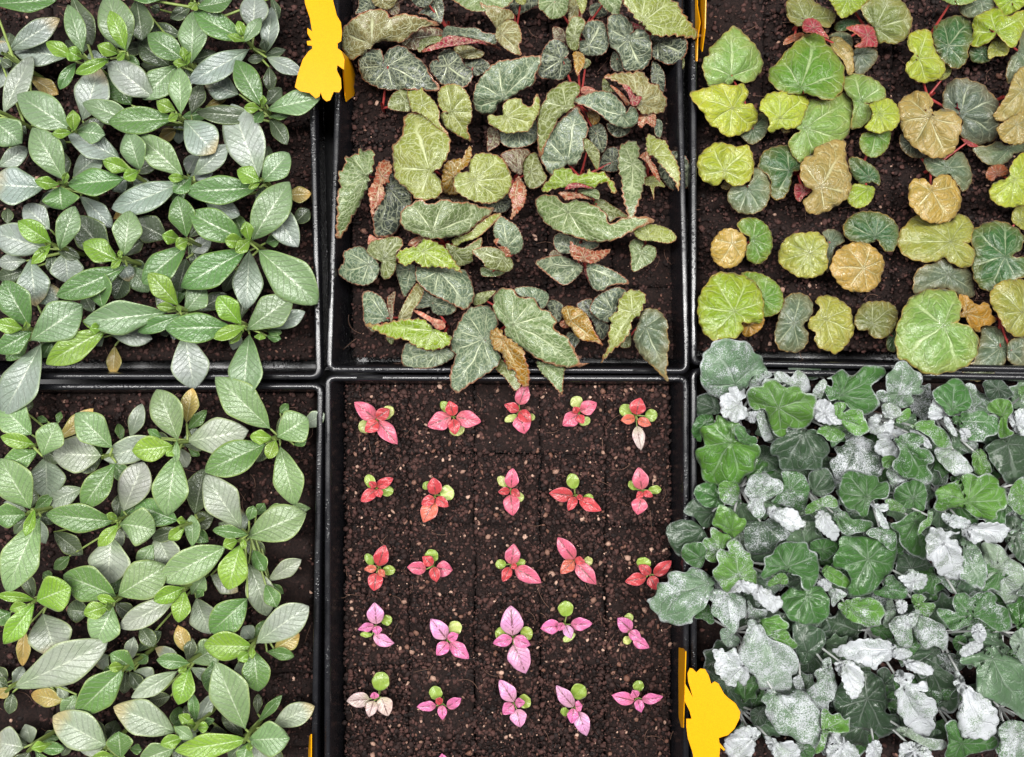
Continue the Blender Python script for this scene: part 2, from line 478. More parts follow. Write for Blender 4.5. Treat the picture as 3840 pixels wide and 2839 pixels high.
# soil plug meshes (shared), one per look
PITCH_X, PITCH_Y = 0.0576, 0.0628
def plug_mesh(k):
    n = 22
    r = np.random.default_rng(100 + k)
    hx, hy = PITCH_X / 2 - 0.0004, PITCH_Y / 2 - 0.0003
    g = np.linspace(-1, 1, n)
    X, Y = np.meshgrid(g, g)
    Z = np.zeros_like(X)
    for o_ in range(5):
        fx, fy = r.uniform(1, 3 + 4 * o_, 2); p = r.uniform(0, 6.3, 2)
        Z += 0.0012 / (1 + o_ * 0.6) * np.sin(fx * X * 3 + p[0]) * np.cos(fy * Y * 3 + p[1])
    Z += r.normal(0, 0.0004, Z.shape)
    e = np.maximum(np.abs(X), np.abs(Y))
    Z -= 0.0035 * np.clip((e - 0.90) / 0.10, 0, 1) ** 2
    Z = Z - 0.0026
    V = np.column_stack([(X * hx).ravel(), (Y * hy).ravel(), Z.ravel()])
    F = [(i * n + j, i * n + j + 1, (i + 1) * n + j + 1, (i + 1) * n + j) for i in range(n - 1) for j in range(n - 1)]
    ring = [j for j in range(n)] + [i * n + n - 1 for i in range(1, n)] + [(n - 1) * n + j for j in range(n - 2, -1, -1)] + [i * n for i in range(n - 2, 0, -1)]
    base = len(V); m = len(ring)
    low = V[ring].copy(); low[:, 2] = FLOOR_Z + 0.001; low[:, :2] *= 0.93
    V = np.vstack([V, low])
    for j in range(m):
        j2 = (j + 1) % m
        F.append((ring[j], base + j, base + j2, ring[j2]))
    return fast_mesh('soil_plug', V, np.array(F), M['soil'])
PLUGS = [plug_mesh(k) for k in range(7)]

ICO_V = []
ph = (1 + 5 ** 0.5) / 2
for a in (-1, 1):
    for b in (-ph, ph):
        ICO_V += [(0, a, b), (a, b, 0), (b, 0, a)]
ICO_V = np.array(ICO_V, float); ICO_V /= np.linalg.norm(ICO_V[0])
def ico_faces():
    F = []
    n = 12
    D = np.linalg.norm(ICO_V[:, None] - ICO_V[None], axis=2)
    e = D[D > 0.01].min() * 1.05
    for i in range(n):
        for j in range(i + 1, n):
            for k in range(j + 1, n):
                if D[i, j] < e and D[j, k] < e and D[i, k] < e:
                    nn = np.cross(ICO_V[j] - ICO_V[i], ICO_V[k] - ICO_V[i])
                    F.append((i, j, k) if nn @ ICO_V[i] > 0 else (i, k, j))
    return np.array(F)
ICO_F = ico_faces()

def crumbs(name, xy, z, rmin, rmax, mat, root, o, flat=0.75, seed=1, label=None):
    r = np.random.default_rng(seed)
    n = len(xy)
    rad = rmin + (rmax - rmin) * r.random(n) ** 2.2
    sc = r.uniform(0.55, 1.35, (n, 3)); sc[:, 2] *= flat
    V = ICO_V[None] * (1 + r.normal(0, 0.22, (n, 12, 1)))
    V = V * sc[:, None, :] * rad[:, None, None]
    a = r.uniform(0, 6.28, n); b = r.uniform(-0.6, 0.6, n)
    ca, sa, cb, sb = np.cos(a), np.sin(a), np.cos(b), np.sin(b)
    x, y, zz = V[..., 0], V[..., 1], V[..., 2]
    y, zz = y * cb[:, None] - zz * sb[:, None], y * sb[:, None] + zz * cb[:, None]
    x, y = x * ca[:, None] - y * sa[:, None], x * sa[:, None] + y * ca[:, None]
    V = np.stack([x + xy[:, 0:1], y + xy[:, 1:2], zz + (z + rad * 0.25)[:, None]], 2)
    F = ICO_F[None] + (np.arange(n) * 12)[:, None, None]
    sh = np.repeat(r.random(n) ** 1.8, 12)
    ob = mesh_obj(name, V.reshape(-1, 3), F.reshape(-1, 3), mat, root, o, smooth=False, attrs={'shade': sh})
    ob['kind'] = 'stuff'
    if label: ob['label'] = label
    return ob

def soil(root, o, corner_px, sx, sy, density, grain_density, seed, nrow=9, mass=None):
    """plugs in five columns starting at a corner of the soil block (photo pixel at soil height)"""
    x0, y0 = world_at(corner_px[0], corner_px[1], 0.0)
    r = np.random.default_rng(seed)
    cells = {}
    for c in range(5):
        for k in range(nrow):
            ob = bpy.data.objects.new('soil_plug', PLUGS[int(r.integers(0, 7))])
            cx = x0 + sx * PITCH_X * (c + 0.5); cy = y0 + sy * PITCH_Y * (k + 0.5)
            ob.location = (cx - o[0] + r.normal(0, 0.0005), cy - o[1] + r.normal(0, 0.0005), -o[2] + r.normal(0, 0.0012))
            ob.rotation_euler[2] = math.pi * int(r.integers(0, 2)) + r.normal(0, 0.008)
            link(ob, root)
            cells[(k, c if sx > 0 else 4 - c)] = (cx, cy)
    # loose crumbs and pale grains over the part in view
    X = sorted((x0, x0 + sx * PITCH_X * 5)); Y = sorted((y0, y0 + sy * PITCH_Y * nrow))
    X = (max(X[0], -0.47), min(X[1], 0.47)); Y = (max(Y[0], -0.36), min(Y[1], 0.36))
    A = (X[1] - X[0]) * (Y[1] - Y[0])
    def scatter(dens, edge):
        n = int(A * dens)
        p = np.column_stack([r.uniform(X[0], X[1], n), r.uniform(Y[0], Y[1], n)])
        fx = np.abs(((p[:, 0] - x0) / (sx * PITCH_X)) % 1 - 0.5); fy = np.abs(((p[:, 1] - y0) / (sy * PITCH_Y)) % 1 - 0.5)
        keep = ((fx < 0.484) | (r.random(n) < 0.6)) & ((fy < 0.487) | (r.random(n) < 0.95))
        p = p[keep]; fx = fx[keep]; fy = fy[keep]
        z = -0.0012 - 0.002 * np.clip((np.maximum(fx, fy) - 0.45) / 0.05, 0, 1) ** 2 + r.normal(0, 0.0005, len(p))
        return p, z
    p, z = scatter(density, 0.12)
    crumbs('peat_crumbs', p, z, 0.0006, 0.0026, M['crumb'], root, o, seed=seed + 1)
    if grain_density:
        p, z = scatter(grain_density, 0.3)
        crumbs('vermiculite_grains', p, z + 0.0006, 0.0007, 0.0026, M['grain'], root, o, flat=0.6, seed=seed + 2)
    # fine root fibres
    parts = []
    for _ in range(int(A * 700)):
        q = np.array([r.uniform(*X), r.uniform(*Y)]); a = r.uniform(0, 6.28); L = r.uniform(0.006, 0.02)
        d = np.array([math.cos(a), math.sin(a)]); e = np.array([-d[1], d[0]]) * r.normal(0, 0.35)
        p0 = (*q, 0.0008); p1 = (*(q + (d * 0.5 + e) * L), 0.0025); p2 = (*(q + d * L), 0.0005)
        parts.append(tube(bez(p0, p1, p2, 7), 0.00022, 0.00012, 4))
    V, F = merge(parts)
    ob = mesh_obj('root_fibres', V, F, M['fibre'], root, o); ob['kind'] = 'stuff'
    return cells

tray_ul, o_ul = build_tray('black tray of leafy green periwinkle plants in the upper left',
    [(-190, -1310), (1190, -1310), (1178, 200), (1206, 1423), (-165, 1423)], [(987, 1084, 1410, 1419)])
tray_um, o_um = build_tray('black tray of bronze-leaved begonias at the top, between two other trays',
    [(1225, -1310), (2575, -1310), (2560, 250), (2588, 1402), (1222, 1396), (1255, 350)], [(2373, 2459, 1386, 1396)])
tray_ur, o_ur = build_tray('black tray of lime and gold begonias in the upper right',
    [(2588, -1310), (3960, -1310), (3965, 1398), (2592, 1370)])
tray_ll, o_ll = build_tray('black tray of pale speckled periwinkle plants in the lower left',
    [(-165, 1441), (1211, 1437), (1190, 2750), (1205, 4150), (-165, 4150)])
tray_lm, o_lm = build_tray('black tray of bare soil dotted with tiny pink seedlings',
    [(1218, 1405), (2584, 1408), (2585, 4150), (1212, 4150)], [(1338, 1435, 1410, 1419)])
tray_lr, o_lr = build_tray('black tray of dense silver-white ragwort in the lower right',
    [(2592, 1379), (3962, 1405), (3962, 4150), (2592, 4150)])
cells_ul = soil(tray_ul, o_ul, (1172, 1352), -1, 1, 110000, 1500, 11)
cells_um = soil(tray_um, o_um, (1316, 1343), 1, 1, 130000, 2500, 12)
cells_ur = soil(tray_ur, o_ur, (2622, 1318), 1, 1, 130000, 2200, 13)
cells_ll = soil(tray_ll, o_ll, (1172, 1470), -1, -1, 90000, 1800, 14)
cells_lm = soil(tray_lm, o_lm, (1288, 1436), 1, -1, 240000, 10500, 15)
cells_lr = soil(tray_lr, o_lr, (2628, 1425), 1, -1, 60000, 1500, 16)

# ------------------------------------------------------------------ yellow sticky butterfly traps
def plate(name, fr, pts, zfun, root, o, thick=0.0008):
    """a cut card: outline in photo pixels, height from zfun(u,v) along the card"""
    import bmesh
    P = []
    for x, y in pts:
        X, Y = px(fr, x, y); z = zfun(x, y)
        wx, wy = world_at(X, Y, z); P.append((wx - o[0], wy - o[1], z - o[2]))
    bm = bmesh.new()
    vs = [bm.verts.new(p) for p in P]
    f = bm.faces.new(vs)
    bmesh.ops.triangulate(bm, faces=[f])
    me = bpy.data.meshes.new(name); bm.to_mesh(me); bm.free()
    me.materials.append(M['card'])
    ob = bpy.data.objects.new(name, me); link(ob, root)
    md = ob.modifiers.new('thickness', 'SOLIDIFY'); md.thickness = thick; md.offset = 0
    return ob

def trap(label, base_px, wings):
    bx, by = world_at(*base_px, 0.0)
    o = np.array([bx, by, 0.0])
    root = empty('butterfly_sticky_trap', o, label, 'insect trap', 'yellow butterfly sticky traps')
    for fr, pts, zf in wings:
        plate('wing', fr, pts, zf, root, o)
    return root

W1 = [(1645, -150), (1875, -150), (1895, 10), (1925, 130), (1960, 190), (1968, 270), (1962, 345), (1932, 365), (1932, 405), (1965, 430),
      (1990, 500), (1985, 585), (1930, 545), (1925, 590), (1960, 660), (1965, 740), (1945, 775), (1900, 770), (1870, 840), (1840, 850),
      (1810, 825), (1790, 775), (1780, 810), (1750, 825), (1700, 780), (1620, 765), (1575, 730), (1600, 620), (1640, 500), (1690, 430),
      (1720, 410), (1720, 385), (1680, 380), (1675, 345), (1715, 340), (1680, 280), (1680, 235), (1720, 265), (1700, 150), (1660, 30)]
W1b = [(1968, 430), (2040, 505), (2075, 600), (2090, 780), (2005, 850), (1995, 800), (2001, 600), (1992, 500)]
trap('yellow butterfly trap with spread wing between the periwinkle and bronze begonia trays', (1270, 300), [
    ('B', W1, lambda x, y: 0.062 - 0.014 * (x - 1640) / 350),
    ('B', W1b, lambda x, y: 0.048 - 0.05 * max(0.0, (x - 1968)) / 100)])
W2 = [(472, 880), (555, 1030), (505, 860), (497, 775), (520, 720), (550, 725), (590, 765), (630, 725), (680, 730), (720, 800), (745, 885),
      (780, 860), (820, 880), (880, 990), (920, 1030), (1000, 1090), (1050, 1180), (1040, 1250), (990, 1350), (920, 1420), (825, 1450),
      (830, 1500), (890, 1570), (880, 1585), (840, 1550), (830, 1640), (870, 1850), (590, 1850), (550, 1600), (500, 1450), (485, 1330),
      (485, 1250), (540, 1250), (520, 1170), (465, 1060)]
W2b = [(380, 500), (455, 515), (480, 545), (475, 720), (470, 870), (464, 1055), (455, 1345), (435, 1340), (375, 1100), (350, 650), (375, 600)]
trap('yellow butterfly trap beside the silver ragwort, near the lowest pink seedlings', (2560, 2620), [
    ('Z', W2, lambda x, y: 0.055 + 0.012 * (x - 470) / 580),
    ('Z', W2b, lambda x, y: 0.055 - 0.06 * (478 - x) / 110)])
trap('yellow trap seen edge on at the top, between begonia trays', (2625, 60), [
    ('P', [(335, -160), (412, -160), (410, 0), (403, 300), (372, 540), (345, 480), (352, 240)], lambda x, y: 0.058 - 0.05 * (412 - x) / 90),
    ('P', [(302, -160), (322, -160), (322, 60), (352, 235), (326, 400), (318, 640), (305, 640)], lambda x, y: 0.03 + 0.012 * (x - 302) / 50)])
trap('sliver of yellow trap at the rim of the speckled periwinkle tray', (1160, 2800), [
    ('H', [(1700, 1475), (1714, 1460), (1713, 1600), (1712, 1800), (1690, 1800), (1692, 1600)], lambda x, y: 0.045 - 0.03 * (1714 - x) / 24)])

# ------------------------------------------------------------------ leaves
COL = {  # display colours of the leaves
    'n': ((116, 152, 42), 'bright green'), 'g': ((86, 122, 62), 'green'), 'm': ((116, 142, 100), 'pale green'),
    's': ((142, 152, 144), 'silvery'), 'd': ((78, 92, 66), 'dull green'), 'y': ((160, 140, 80), 'yellowing'),  # 'silvery' puts part of the grey leaf sheen into the base colour
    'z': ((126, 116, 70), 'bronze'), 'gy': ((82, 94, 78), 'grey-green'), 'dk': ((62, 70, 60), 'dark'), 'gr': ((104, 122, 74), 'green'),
    'yg': ((136, 142, 66), 'yellow-green'), 'lm': ((130, 152, 34), 'lime'), 'oc': ((156, 112, 26), 'ochre'), 'ru': ((148, 72, 44), 'rust'),
    'ol': ((106, 112, 58), 'olive'), 'br': ((98, 72, 56), 'brown'), 'rd': ((150, 36, 56), 'red'), 'pk': ((196, 110, 92), 'pinkish'),
    'yl': ((152, 164, 46), 'yellow'), 'lg': ((116, 146, 72), 'light green'), 'dg': ((50, 88, 46), 'dark green'), 'bg': ((84, 124, 40), 'bright green'),
    'gd': ((170, 142, 66), 'gold'), 'go': ((140, 142, 58), 'gold-green'), 'tn': ((150, 132, 74), 'tan'), 'gg': ((90, 106, 82), 'grey-green'),
    'rr': ((204, 58, 68), 'red'), 'k': ((220, 98, 128), 'pink'), 'p': ((220, 150, 198), 'pale pink'), 'o': ((214, 104, 82), 'coral'),
    'q': ((222, 112, 170), 'lilac pink'), 'w': ((204, 180, 176), 'white-flecked'), 'c': ((150, 172, 70), 'green'), 'cp': ((188, 196, 116), 'pale'),
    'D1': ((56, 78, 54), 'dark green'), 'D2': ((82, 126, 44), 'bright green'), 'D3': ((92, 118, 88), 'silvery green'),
    'D4': ((120, 138, 116), 'silver'), 'D5': ((140, 152, 138), 'white'), 'D6': ((60, 102, 44), 'green'),
}

def leaf_color(key, alpha=1.0, jit=0.06):
    c = np.array(lin(COL[key][0]))
    c = c * (1 + rng.normal(0, jit)) * (1 + rng.normal(0, jit * 0.5, 3))
    return (*np.clip(c, 0.002, 0.95), alpha)

def add_leaf(name, V, F, attrs, mats, color, root, o, thick=0.00035, mat_off=0):
    ob = mesh_obj(name, V, F, mats, root, o, attrs=attrs)
    ob.color = color
    md = ob.modifiers.new('thickness', 'SOLIDIFY')
    md.thickness = thick; md.offset = -1
    md.material_offset = mat_off
    return ob

def strip_leaf(base, tip, width, z0, z1, bend=0.0, arch=0.004, fold=0.16, shape='peri', nt=22, nu=12, relief=0.0007, side=9.0, seed=0):
    """base, tip, width in photo pixels; returns V, F, attrs"""
    r = np.random.default_rng(seed)
    b, t_ = np.array(base, float), np.array(tip, float)
    d = t_ - b; L = np.linalg.norm(d) + 1e-6; nrm = np.array([d[1], -d[0]]) / L
    mid = (b + t_) / 2 + nrm * bend + nrm * r.normal(0, 0.02) * L
    t = np.linspace(0, 1, nt + 1)
    S = bez(b, mid, t_, nt + 1)
    T = np.gradient(S, axis=0); T /= np.linalg.norm(T, axis=1)[:, None]
    Nn = np.column_stack([T[:, 1], -T[:, 0]])
    if shape == 'peri':
        w = np.sin(np.pi * np.clip(t, 0, 1) ** r.uniform(0.9, 1.12)) ** r.uniform(0.62, 0.78) * (0.58 + 0.42 * np.clip(t / 0.55, 0, 1)); w[-1] = 0.03
        w = w / w.max()
        w[t < 0.10] *= 0.55 + 0.45 * (t[t < 0.10] / 0.10)
    elif shape == 'ovate':
        w = np.sin(np.pi * t ** 0.78) ** 0.75; w = w / w.max(); w[-1] = 0.02
    else:
        w = np.sqrt(np.clip(1 - (2 * t - 1) ** 2, 0, 1)); w[0] = 0.12; w[-1] = 0.1
    u = np.linspace(-1, 1, nu + 1)
    ww = w * width / 2
    wav = 1 + 0.035 * np.sin(t * r.uniform(9, 15) + r.uniform(0, 6))
    PXs = S[:, None, :] + Nn[:, None, :] * (u[None, :, None] * (ww * wav)[:, None, None])
    mpp = CAM_H * 0.93 / F_PX
    Lm, Wm = L * mpp, width * mpp / 2
    tt, uu = np.meshgrid(t, u, indexing='ij')
    Z = z0 + (z1 - z0) * tt + arch * np.sin(np.pi * tt) * (Lm / 0.05)
    side_up = r.normal(0, 0.12)
    Z = Z + (fold + side_up * uu) * np.abs(uu) ** 1.3 * Wm * w[:, None] - 0.25 * fold * Wm * np.abs(uu) ** 4 - 1.0 * fold * Wm * tt ** 4
    sv = tt * side - np.abs(uu) ** 0.75 * 2.4
    Z = Z - relief * np.cos(2 * np.pi * (sv - 0.5)) * (1 - np.abs(uu) ** 3) * w[:, None] * min(1.0, Wm / 0.008)
    Z = Z - 0.0006 * np.exp(-(uu / 0.12) ** 2)
    Z = Z + r.normal(0, 1) * 0.09 * uu * Wm + 0.0007 * np.sin(tt * 11 + uu * 3 + r.uniform(0, 6)) * np.abs(uu)
    X, Y = world_at(PXs[..., 0], PXs[..., 1], Z)
    V = np.stack([X, Y, Z], -1).reshape(-1, 3)
    n = nu + 1
    i, j = np.meshgrid(np.arange(nt), np.arange(nu), indexing='ij')
    F = np.stack([i * n + j, i * n + j + 1, (i + 1) * n + j + 1, (i + 1) * n + j], -1).reshape(-1, 4)
    # make faces look up
    a = V[F[len(F) // 2]]
    if np.cross(a[1] - a[0], a[2] - a[0])[2] < 0: F = F[:, ::-1]
    return V, F, {'u': uu.ravel(), 't': tt.ravel()}

def closed_spline(P, n):
    P = np.asarray(P, float); m = len(P); out = []
    for i in range(m):
        p0, p1, p2, p3 = P[i - 1], P[i], P[(i + 1) % m], P[(i + 2) % m]
        t = np.linspace(0, 1, 10, endpoint=False)[:, None]
        out.append(0.5 * ((2 * p1) + (-p0 + p2) * t + (2 * p0 - 5 * p1 + 4 * p2 - p3) * t ** 2 + (-p0 + 3 * p1 - 3 * p2 + p3) * t ** 3))
    Q = np.concatenate(out); Q = np.vstack([Q, Q[:1]])
    s = np.concatenate([[0], np.cumsum(np.linalg.norm(np.diff(Q, axis=0), axis=1))])
    k = np.linspace(0, s[-1], n, endpoint=False)
    return np.column_stack([np.interp(k, s, Q[:, 0]), np.interp(k, s, Q[:, 1])])

def fan_leaf(att, outline, z, teeth=0.02, tooth_n=3, scallop=False, dome=0.0, ruffle=0.04, nout=96, seed=0, corr=0.022, tilt=0.18, fill=300, pocket=0.02):
    """outline traced in photo pixels round the petiole point; a height field gives the blade its form"""
    from mathutils.geometry import delaunay_2d_cdt
    from mathutils import Vector
    r = np.random.default_rng(seed)
    P = closed_spline(outline, nout)
    c = np.array(att, float)
    area = 0.5 * np.sum(P[:, 0] * np.roll(P[:, 1], -1) - np.roll(P[:, 0], -1) * P[:, 1])
    if area < 0: P = P[::-1]
    area = abs(area)
    ctr = P.mean(0)
    c = c + (ctr - c) * 0.05
    R0 = math.sqrt(area / math.pi)
    e = np.roll(P, -1, 0) - np.roll(P, 1, 0); e /= np.linalg.norm(e, axis=1)[:, None] + 1e-9
    nrm = np.column_stack([e[:, 1], -e[:, 0]])
    k = np.arange(nout)
    if scallop:
        saw = np.abs(np.sin(np.pi * k / tooth_n + r.uniform(0, 3))) - 0.5
    else:
        saw = (k % tooth_n) / max(1, tooth_n - 1) - 0.5
    P = P + nrm * (saw * 2 * teeth * R0 * r.uniform(0.6, 1.3, nout))[:, None]
    # interior points on a jittered grid
    h = math.sqrt(area / fill)
    gx, gy = np.meshgrid(np.arange(P[:, 0].min(), P[:, 0].max(), h), np.arange(P[:, 1].min(), P[:, 1].max(), h))
    g = np.column_stack([gx.ravel(), gy.ravel()]); g = g + r.uniform(-0.25, 0.25, g.shape) * h
    x1, y1 = P[:, 0], P[:, 1]; x2, y2 = np.roll(x1, -1), np.roll(y1, -1)
    cond = (y1[None] > g[:, 1:2]) != (y2[None] > g[:, 1:2])
    xi = (x2 - x1)[None] * (g[:, 1:2] - y1[None]) / ((y2 - y1)[None] + 1e-12) + x1[None]
    inside = (np.sum(cond & (g[:, 0:1] < xi), axis=1) % 2) == 1
    de = np.min(np.linalg.norm(g[:, None] - P[None], axis=2), axis=1)
    g = g[inside & (de > 0.45 * h)]
    pts = np.vstack([P, g])
    off = pts.mean(0); scl = 1.0 / (R0 + 1e-9)
    res = delaunay_2d_cdt([Vector((q - off) * scl) for q in pts], [(i, (i + 1) % nout) for i in range(nout)], [list(range(nout))], 1, 1e-5)
    Q = np.array([(v.x, v.y) for v in res[0]]) / scl + off
    tri = np.array([f for f in res[2] if len(f) == 3], dtype=np.int32)
    mpp = CAM_H * 0.93 / F_PX
    R = R0 * mpp
    D = Q - c
    dc = np.linalg.norm(D, axis=1)
    de = np.min(np.linalg.norm(Q[:, None] - P[None], axis=2), axis=1)
    RH = dc / (dc + de + 1e-9)
    far = np.argmax(dc); main = math.atan2(D[far, 1], D[far, 0])
    TH = np.arctan2(D[:, 1], D[:, 0]) - main
    nv = int(r.choice([5, 7, 7, 9]))
    DX = (Q[:, 0] - ctr[0]) * mpp; DY = -(Q[:, 1] - ctr[1]) * mpp
    a = r.uniform(0, 6.28); tl = r.uniform(0.3, 1.0) * tilt
    ph = r.uniform(0, 6.28, 6); kk = int(r.integers(2, 5))
    def height(dx, dy, th, rh):
        zz = z + tl * (dx * math.cos(a) + dy * math.sin(a)) - R * dome * (dx ** 2 + dy ** 2) / (R * R)
        zz = zz - corr * R * np.cos(nv * th) * np.sin(np.clip(rh, 0, 1) * 2.7)
        zz = zz + ruffle * R * rh ** 2 * np.sin(kk * th + ph[0]) + 0.5 * ruffle * R * rh ** 4 * np.sin((2 * kk + 3) * th + ph[1])
        return zz + pocket * R * np.sin(dx / R * 6 + ph[2]) * np.cos(dy / R * 6 + ph[3])
    Z = height(DX, DY, TH, RH)
    X, Y = world_at(Q[:, 0], Q[:, 1], Z)
    V = np.column_stack([X, Y, Z])
    j = np.argmin(dc); av = V[j].copy()
    A, B, C = V[tri[:, 0]], V[tri[:, 1]], V[tri[:, 2]]
    flip = np.cross(B - A, C - A)[:, 2] < 0
    tri[flip] = tri[flip][:, ::-1]
    at = {'dx': np.cos(TH) * dc * mpp, 'dy': np.sin(TH) * dc * mpp, 'rho': RH, 'nv': np.full(len(V), float(nv))}
    return V, tri, at, av

ROWS = ['bottom row', 'second row up', 'third row up', 'fourth row up', 'top row']
ROWS_DN = ['top row', 'second row down', 'third row down', 'fourth row down', 'bottom row']
COLS_L = ['leftmost', 'second from left', 'middle', 'second from right', 'rightmost']

def two_colours(weights):
    names = {}
    for k, w in weights:
        names[COL[k][1]] = names.get(COL[k][1], 0) + w
    s = sorted(names, key=lambda n: -names[n])
    return s[0] if len(s) == 1 else s[0] + ' and ' + s[1]

def short_label(cols, noun, where, tray):
    t = f"{cols} {noun}, {where}, {tray}"
    if len(t.split()) > 16: t = f"{cols.split(' and ')[0]} {noun}, {where}, {tray}"
    return t

# ------------------------------------------------------------------ periwinkles
LZ = [(0.011, 0.009), (0.020, 0.023), (0.031, 0.036), (0.043, 0.050), (0.051, 0.060)]
def periwinkles(text, tray, mat, group, tint=(1, 1, 1)):
    idx = 0
    for block in text.strip().split('@')[1:]:
        lines = [l for l in block.strip().splitlines() if l.strip()]
        h = lines[0].split(None, 4)
        fr, cx, cy, where = h[0], float(h[1]), float(h[2]), ' '.join(h[3:])
        gx, gy = px(fr, cx, cy)
        X, Y = world_at(gx, gy, 0.048)
        o = np.array([X, Y, 0.0])
        ws, leaves = [], []
        for l in lines[1:]:
            p = l.split()
            lf = fr
            if p[0].isalpha(): lf = p[0]; p = p[1:]
            tx, ty, w = map(float, p[:3]); key, L = p[3], int(p[4])
            if len(p) >= 7: bx, by = float(p[5]), float(p[6]); b = px(lf, bx, by)
            else: b = (gx, gy)
            bend = float(p[7]) if len(p) >= 8 else 0.0
            leaves.append((b, px(lf, tx, ty), 1.06 * w / FR[lf][2], key, L, bend / FR[lf][2]))
            ws.append((key, w * math.hypot(tx - cx, ty - cy)))
        dirs = [math.atan2(q[1][1] - gy, q[1][0] - gx) for q in leaves]
        a0 = rng.uniform(0, 6.28)
        for k in range(6):
            a = a0 + k * math.pi / 3 + rng.normal(0, 0.15)
            if min(abs((a - q + math.pi) % (2 * math.pi) - math.pi) for q in dirs) < 0.22: continue
            Lq = rng.uniform(88, 135)
            tq = (gx + math.cos(a) * Lq, gy + math.sin(a) * Lq)
            lim = 1170
            if tq[0] > lim or (tray.startswith('upper') and tq[1] > 1330) or (tray.startswith('lower') and tq[1] < 1480): continue
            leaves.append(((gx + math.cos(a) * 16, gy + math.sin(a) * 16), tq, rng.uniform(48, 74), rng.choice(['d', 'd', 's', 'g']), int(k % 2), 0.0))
        root = empty('periwinkle_plant', o, short_label(two_colours(ws), 'periwinkle', where, tray), 'plant', group)
        parts = [tube([(X, Y, -0.004), (X + 0.001, Y, 0.02), (X - 0.0005, Y + 0.001, 0.045), (X, Y, 0.054)], 0.0021, 0.0013, 8)]
        for b, t, w, key, L, bend in leaves:
            z0, z1 = LZ[L]
            z0 += rng.normal(0, 0.0014); z1 += rng.normal(0, 0.003)
            small = w < 60
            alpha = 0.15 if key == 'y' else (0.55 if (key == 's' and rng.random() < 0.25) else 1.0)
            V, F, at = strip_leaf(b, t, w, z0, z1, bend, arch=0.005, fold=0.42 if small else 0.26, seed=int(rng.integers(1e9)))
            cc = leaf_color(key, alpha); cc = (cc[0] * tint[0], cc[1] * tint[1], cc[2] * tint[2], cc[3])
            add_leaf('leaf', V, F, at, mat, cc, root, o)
            bx, by = world_at(b[0], b[1], z0)
            q = bez((X, Y, min(z0, 0.052) - 0.002), ((X + bx) / 2, (Y + by) / 2, z0 - 0.002), (bx, by, z0 - 0.0004), 6)
            if math.hypot(bx - X, by - Y) > 0.002: parts.append(tube(q, 0.0012, 0.0008, 6))
        V, F = merge(parts)
        mesh_obj('stem', V, F, M['stem'], root, o)

# ------------------------------------------------------------------ palmate-leaved plants
FZ = [0.012, 0.022, 0.034, 0.046, 0.058]
def palmate(text, cells, name, noun, tray, group, extra, rows, zs, stem, style):
    leaves = []
    for l in text.strip().splitlines():
        l = l.strip()
        if not l or l[0] == '#': continue
        head, pts = l.split(':')
        h = head.split()
        fr, key, L, ax, ay = h[0], h[1], int(h[2]), float(h[3]), float(h[4])
        flags = h[5] if len(h) > 5 else ''
        v = list(map(float, pts.split()))
        P = np.column_stack(px(fr, v[0::2], v[1::2]))
        c = np.array(px(fr, ax, ay))
        leaves.append((key, L, c, P, flags))
    by = {}
    for lf in leaves:
        z = zs[lf[1]]
        X, Y = world_at(lf[2][0], lf[2][1], z)
        k = min(cells, key=lambda q: (cells[q][0] - X) ** 2 + (cells[q][1] - Y) ** 2)
        by.setdefault(k, []).append(lf)
    for (r, c), ls in sorted(by.items()):
        ls = ls + (extra(cells[(r, c)]) if extra else [])
        X, Y = cells[(r, c)]
        X += rng.normal(0, 0.002); Y += rng.normal(0, 0.002)
        o = np.array([X, Y, 0.0])
        def poly_area(P): return abs(0.5 * np.sum(P[:, 0] * np.roll(P[:, 1], -1) - np.roll(P[:, 0], -1) * P[:, 1]))
        cl = two_colours([(q[0], poly_area(q[3])) for q in ls])
        where = f"{rows[min(r, 4)]}, {COLS_L[c]}" if r < 5 else f"beyond the top row, {COLS_L[c]}"
        root = empty(name, o, short_label(cl, noun, where, tray), 'plant', group)
        top = max(zs[q[1]] for q in ls)
        parts = [tube([(X, Y, -0.004), (X, Y, 0.004), (X + 0.0008, Y + 0.0005, top * 0.45)], 0.0017, 0.0012, 7)]
        for key, L, cc, P, flags in ls:
            z = zs[L] + rng.normal(0, 0.0012)
            mat, kw, alpha, off = style(key, flags)
            V, F, at, att = fan_leaf(cc, P, z, seed=int(rng.integers(1e9)), **kw)
            leaf = add_leaf('leaf', V, F, at, mat, leaf_color(key, alpha, 0.05), root, o, thick=0.0004, mat_off=off)
            s = np.array([X, Y, min(0.006, top * 0.3)])
            mid = (s + att) / 2; mid[2] = att[2] * 0.55; mid[:2] = s[:2] * 0.45 + att[:2] * 0.55
            tv, tf = tube(bez(s, mid, att - np.array([0, 0, 0.0006]), 9), 0.0012, 0.0008, 6)
            mesh_obj('petiole', tv, tf, M[stem], leaf, o)
        V, F = merge(parts)
        mesh_obj('stem', V, F, M[stem], root, o)
    return by

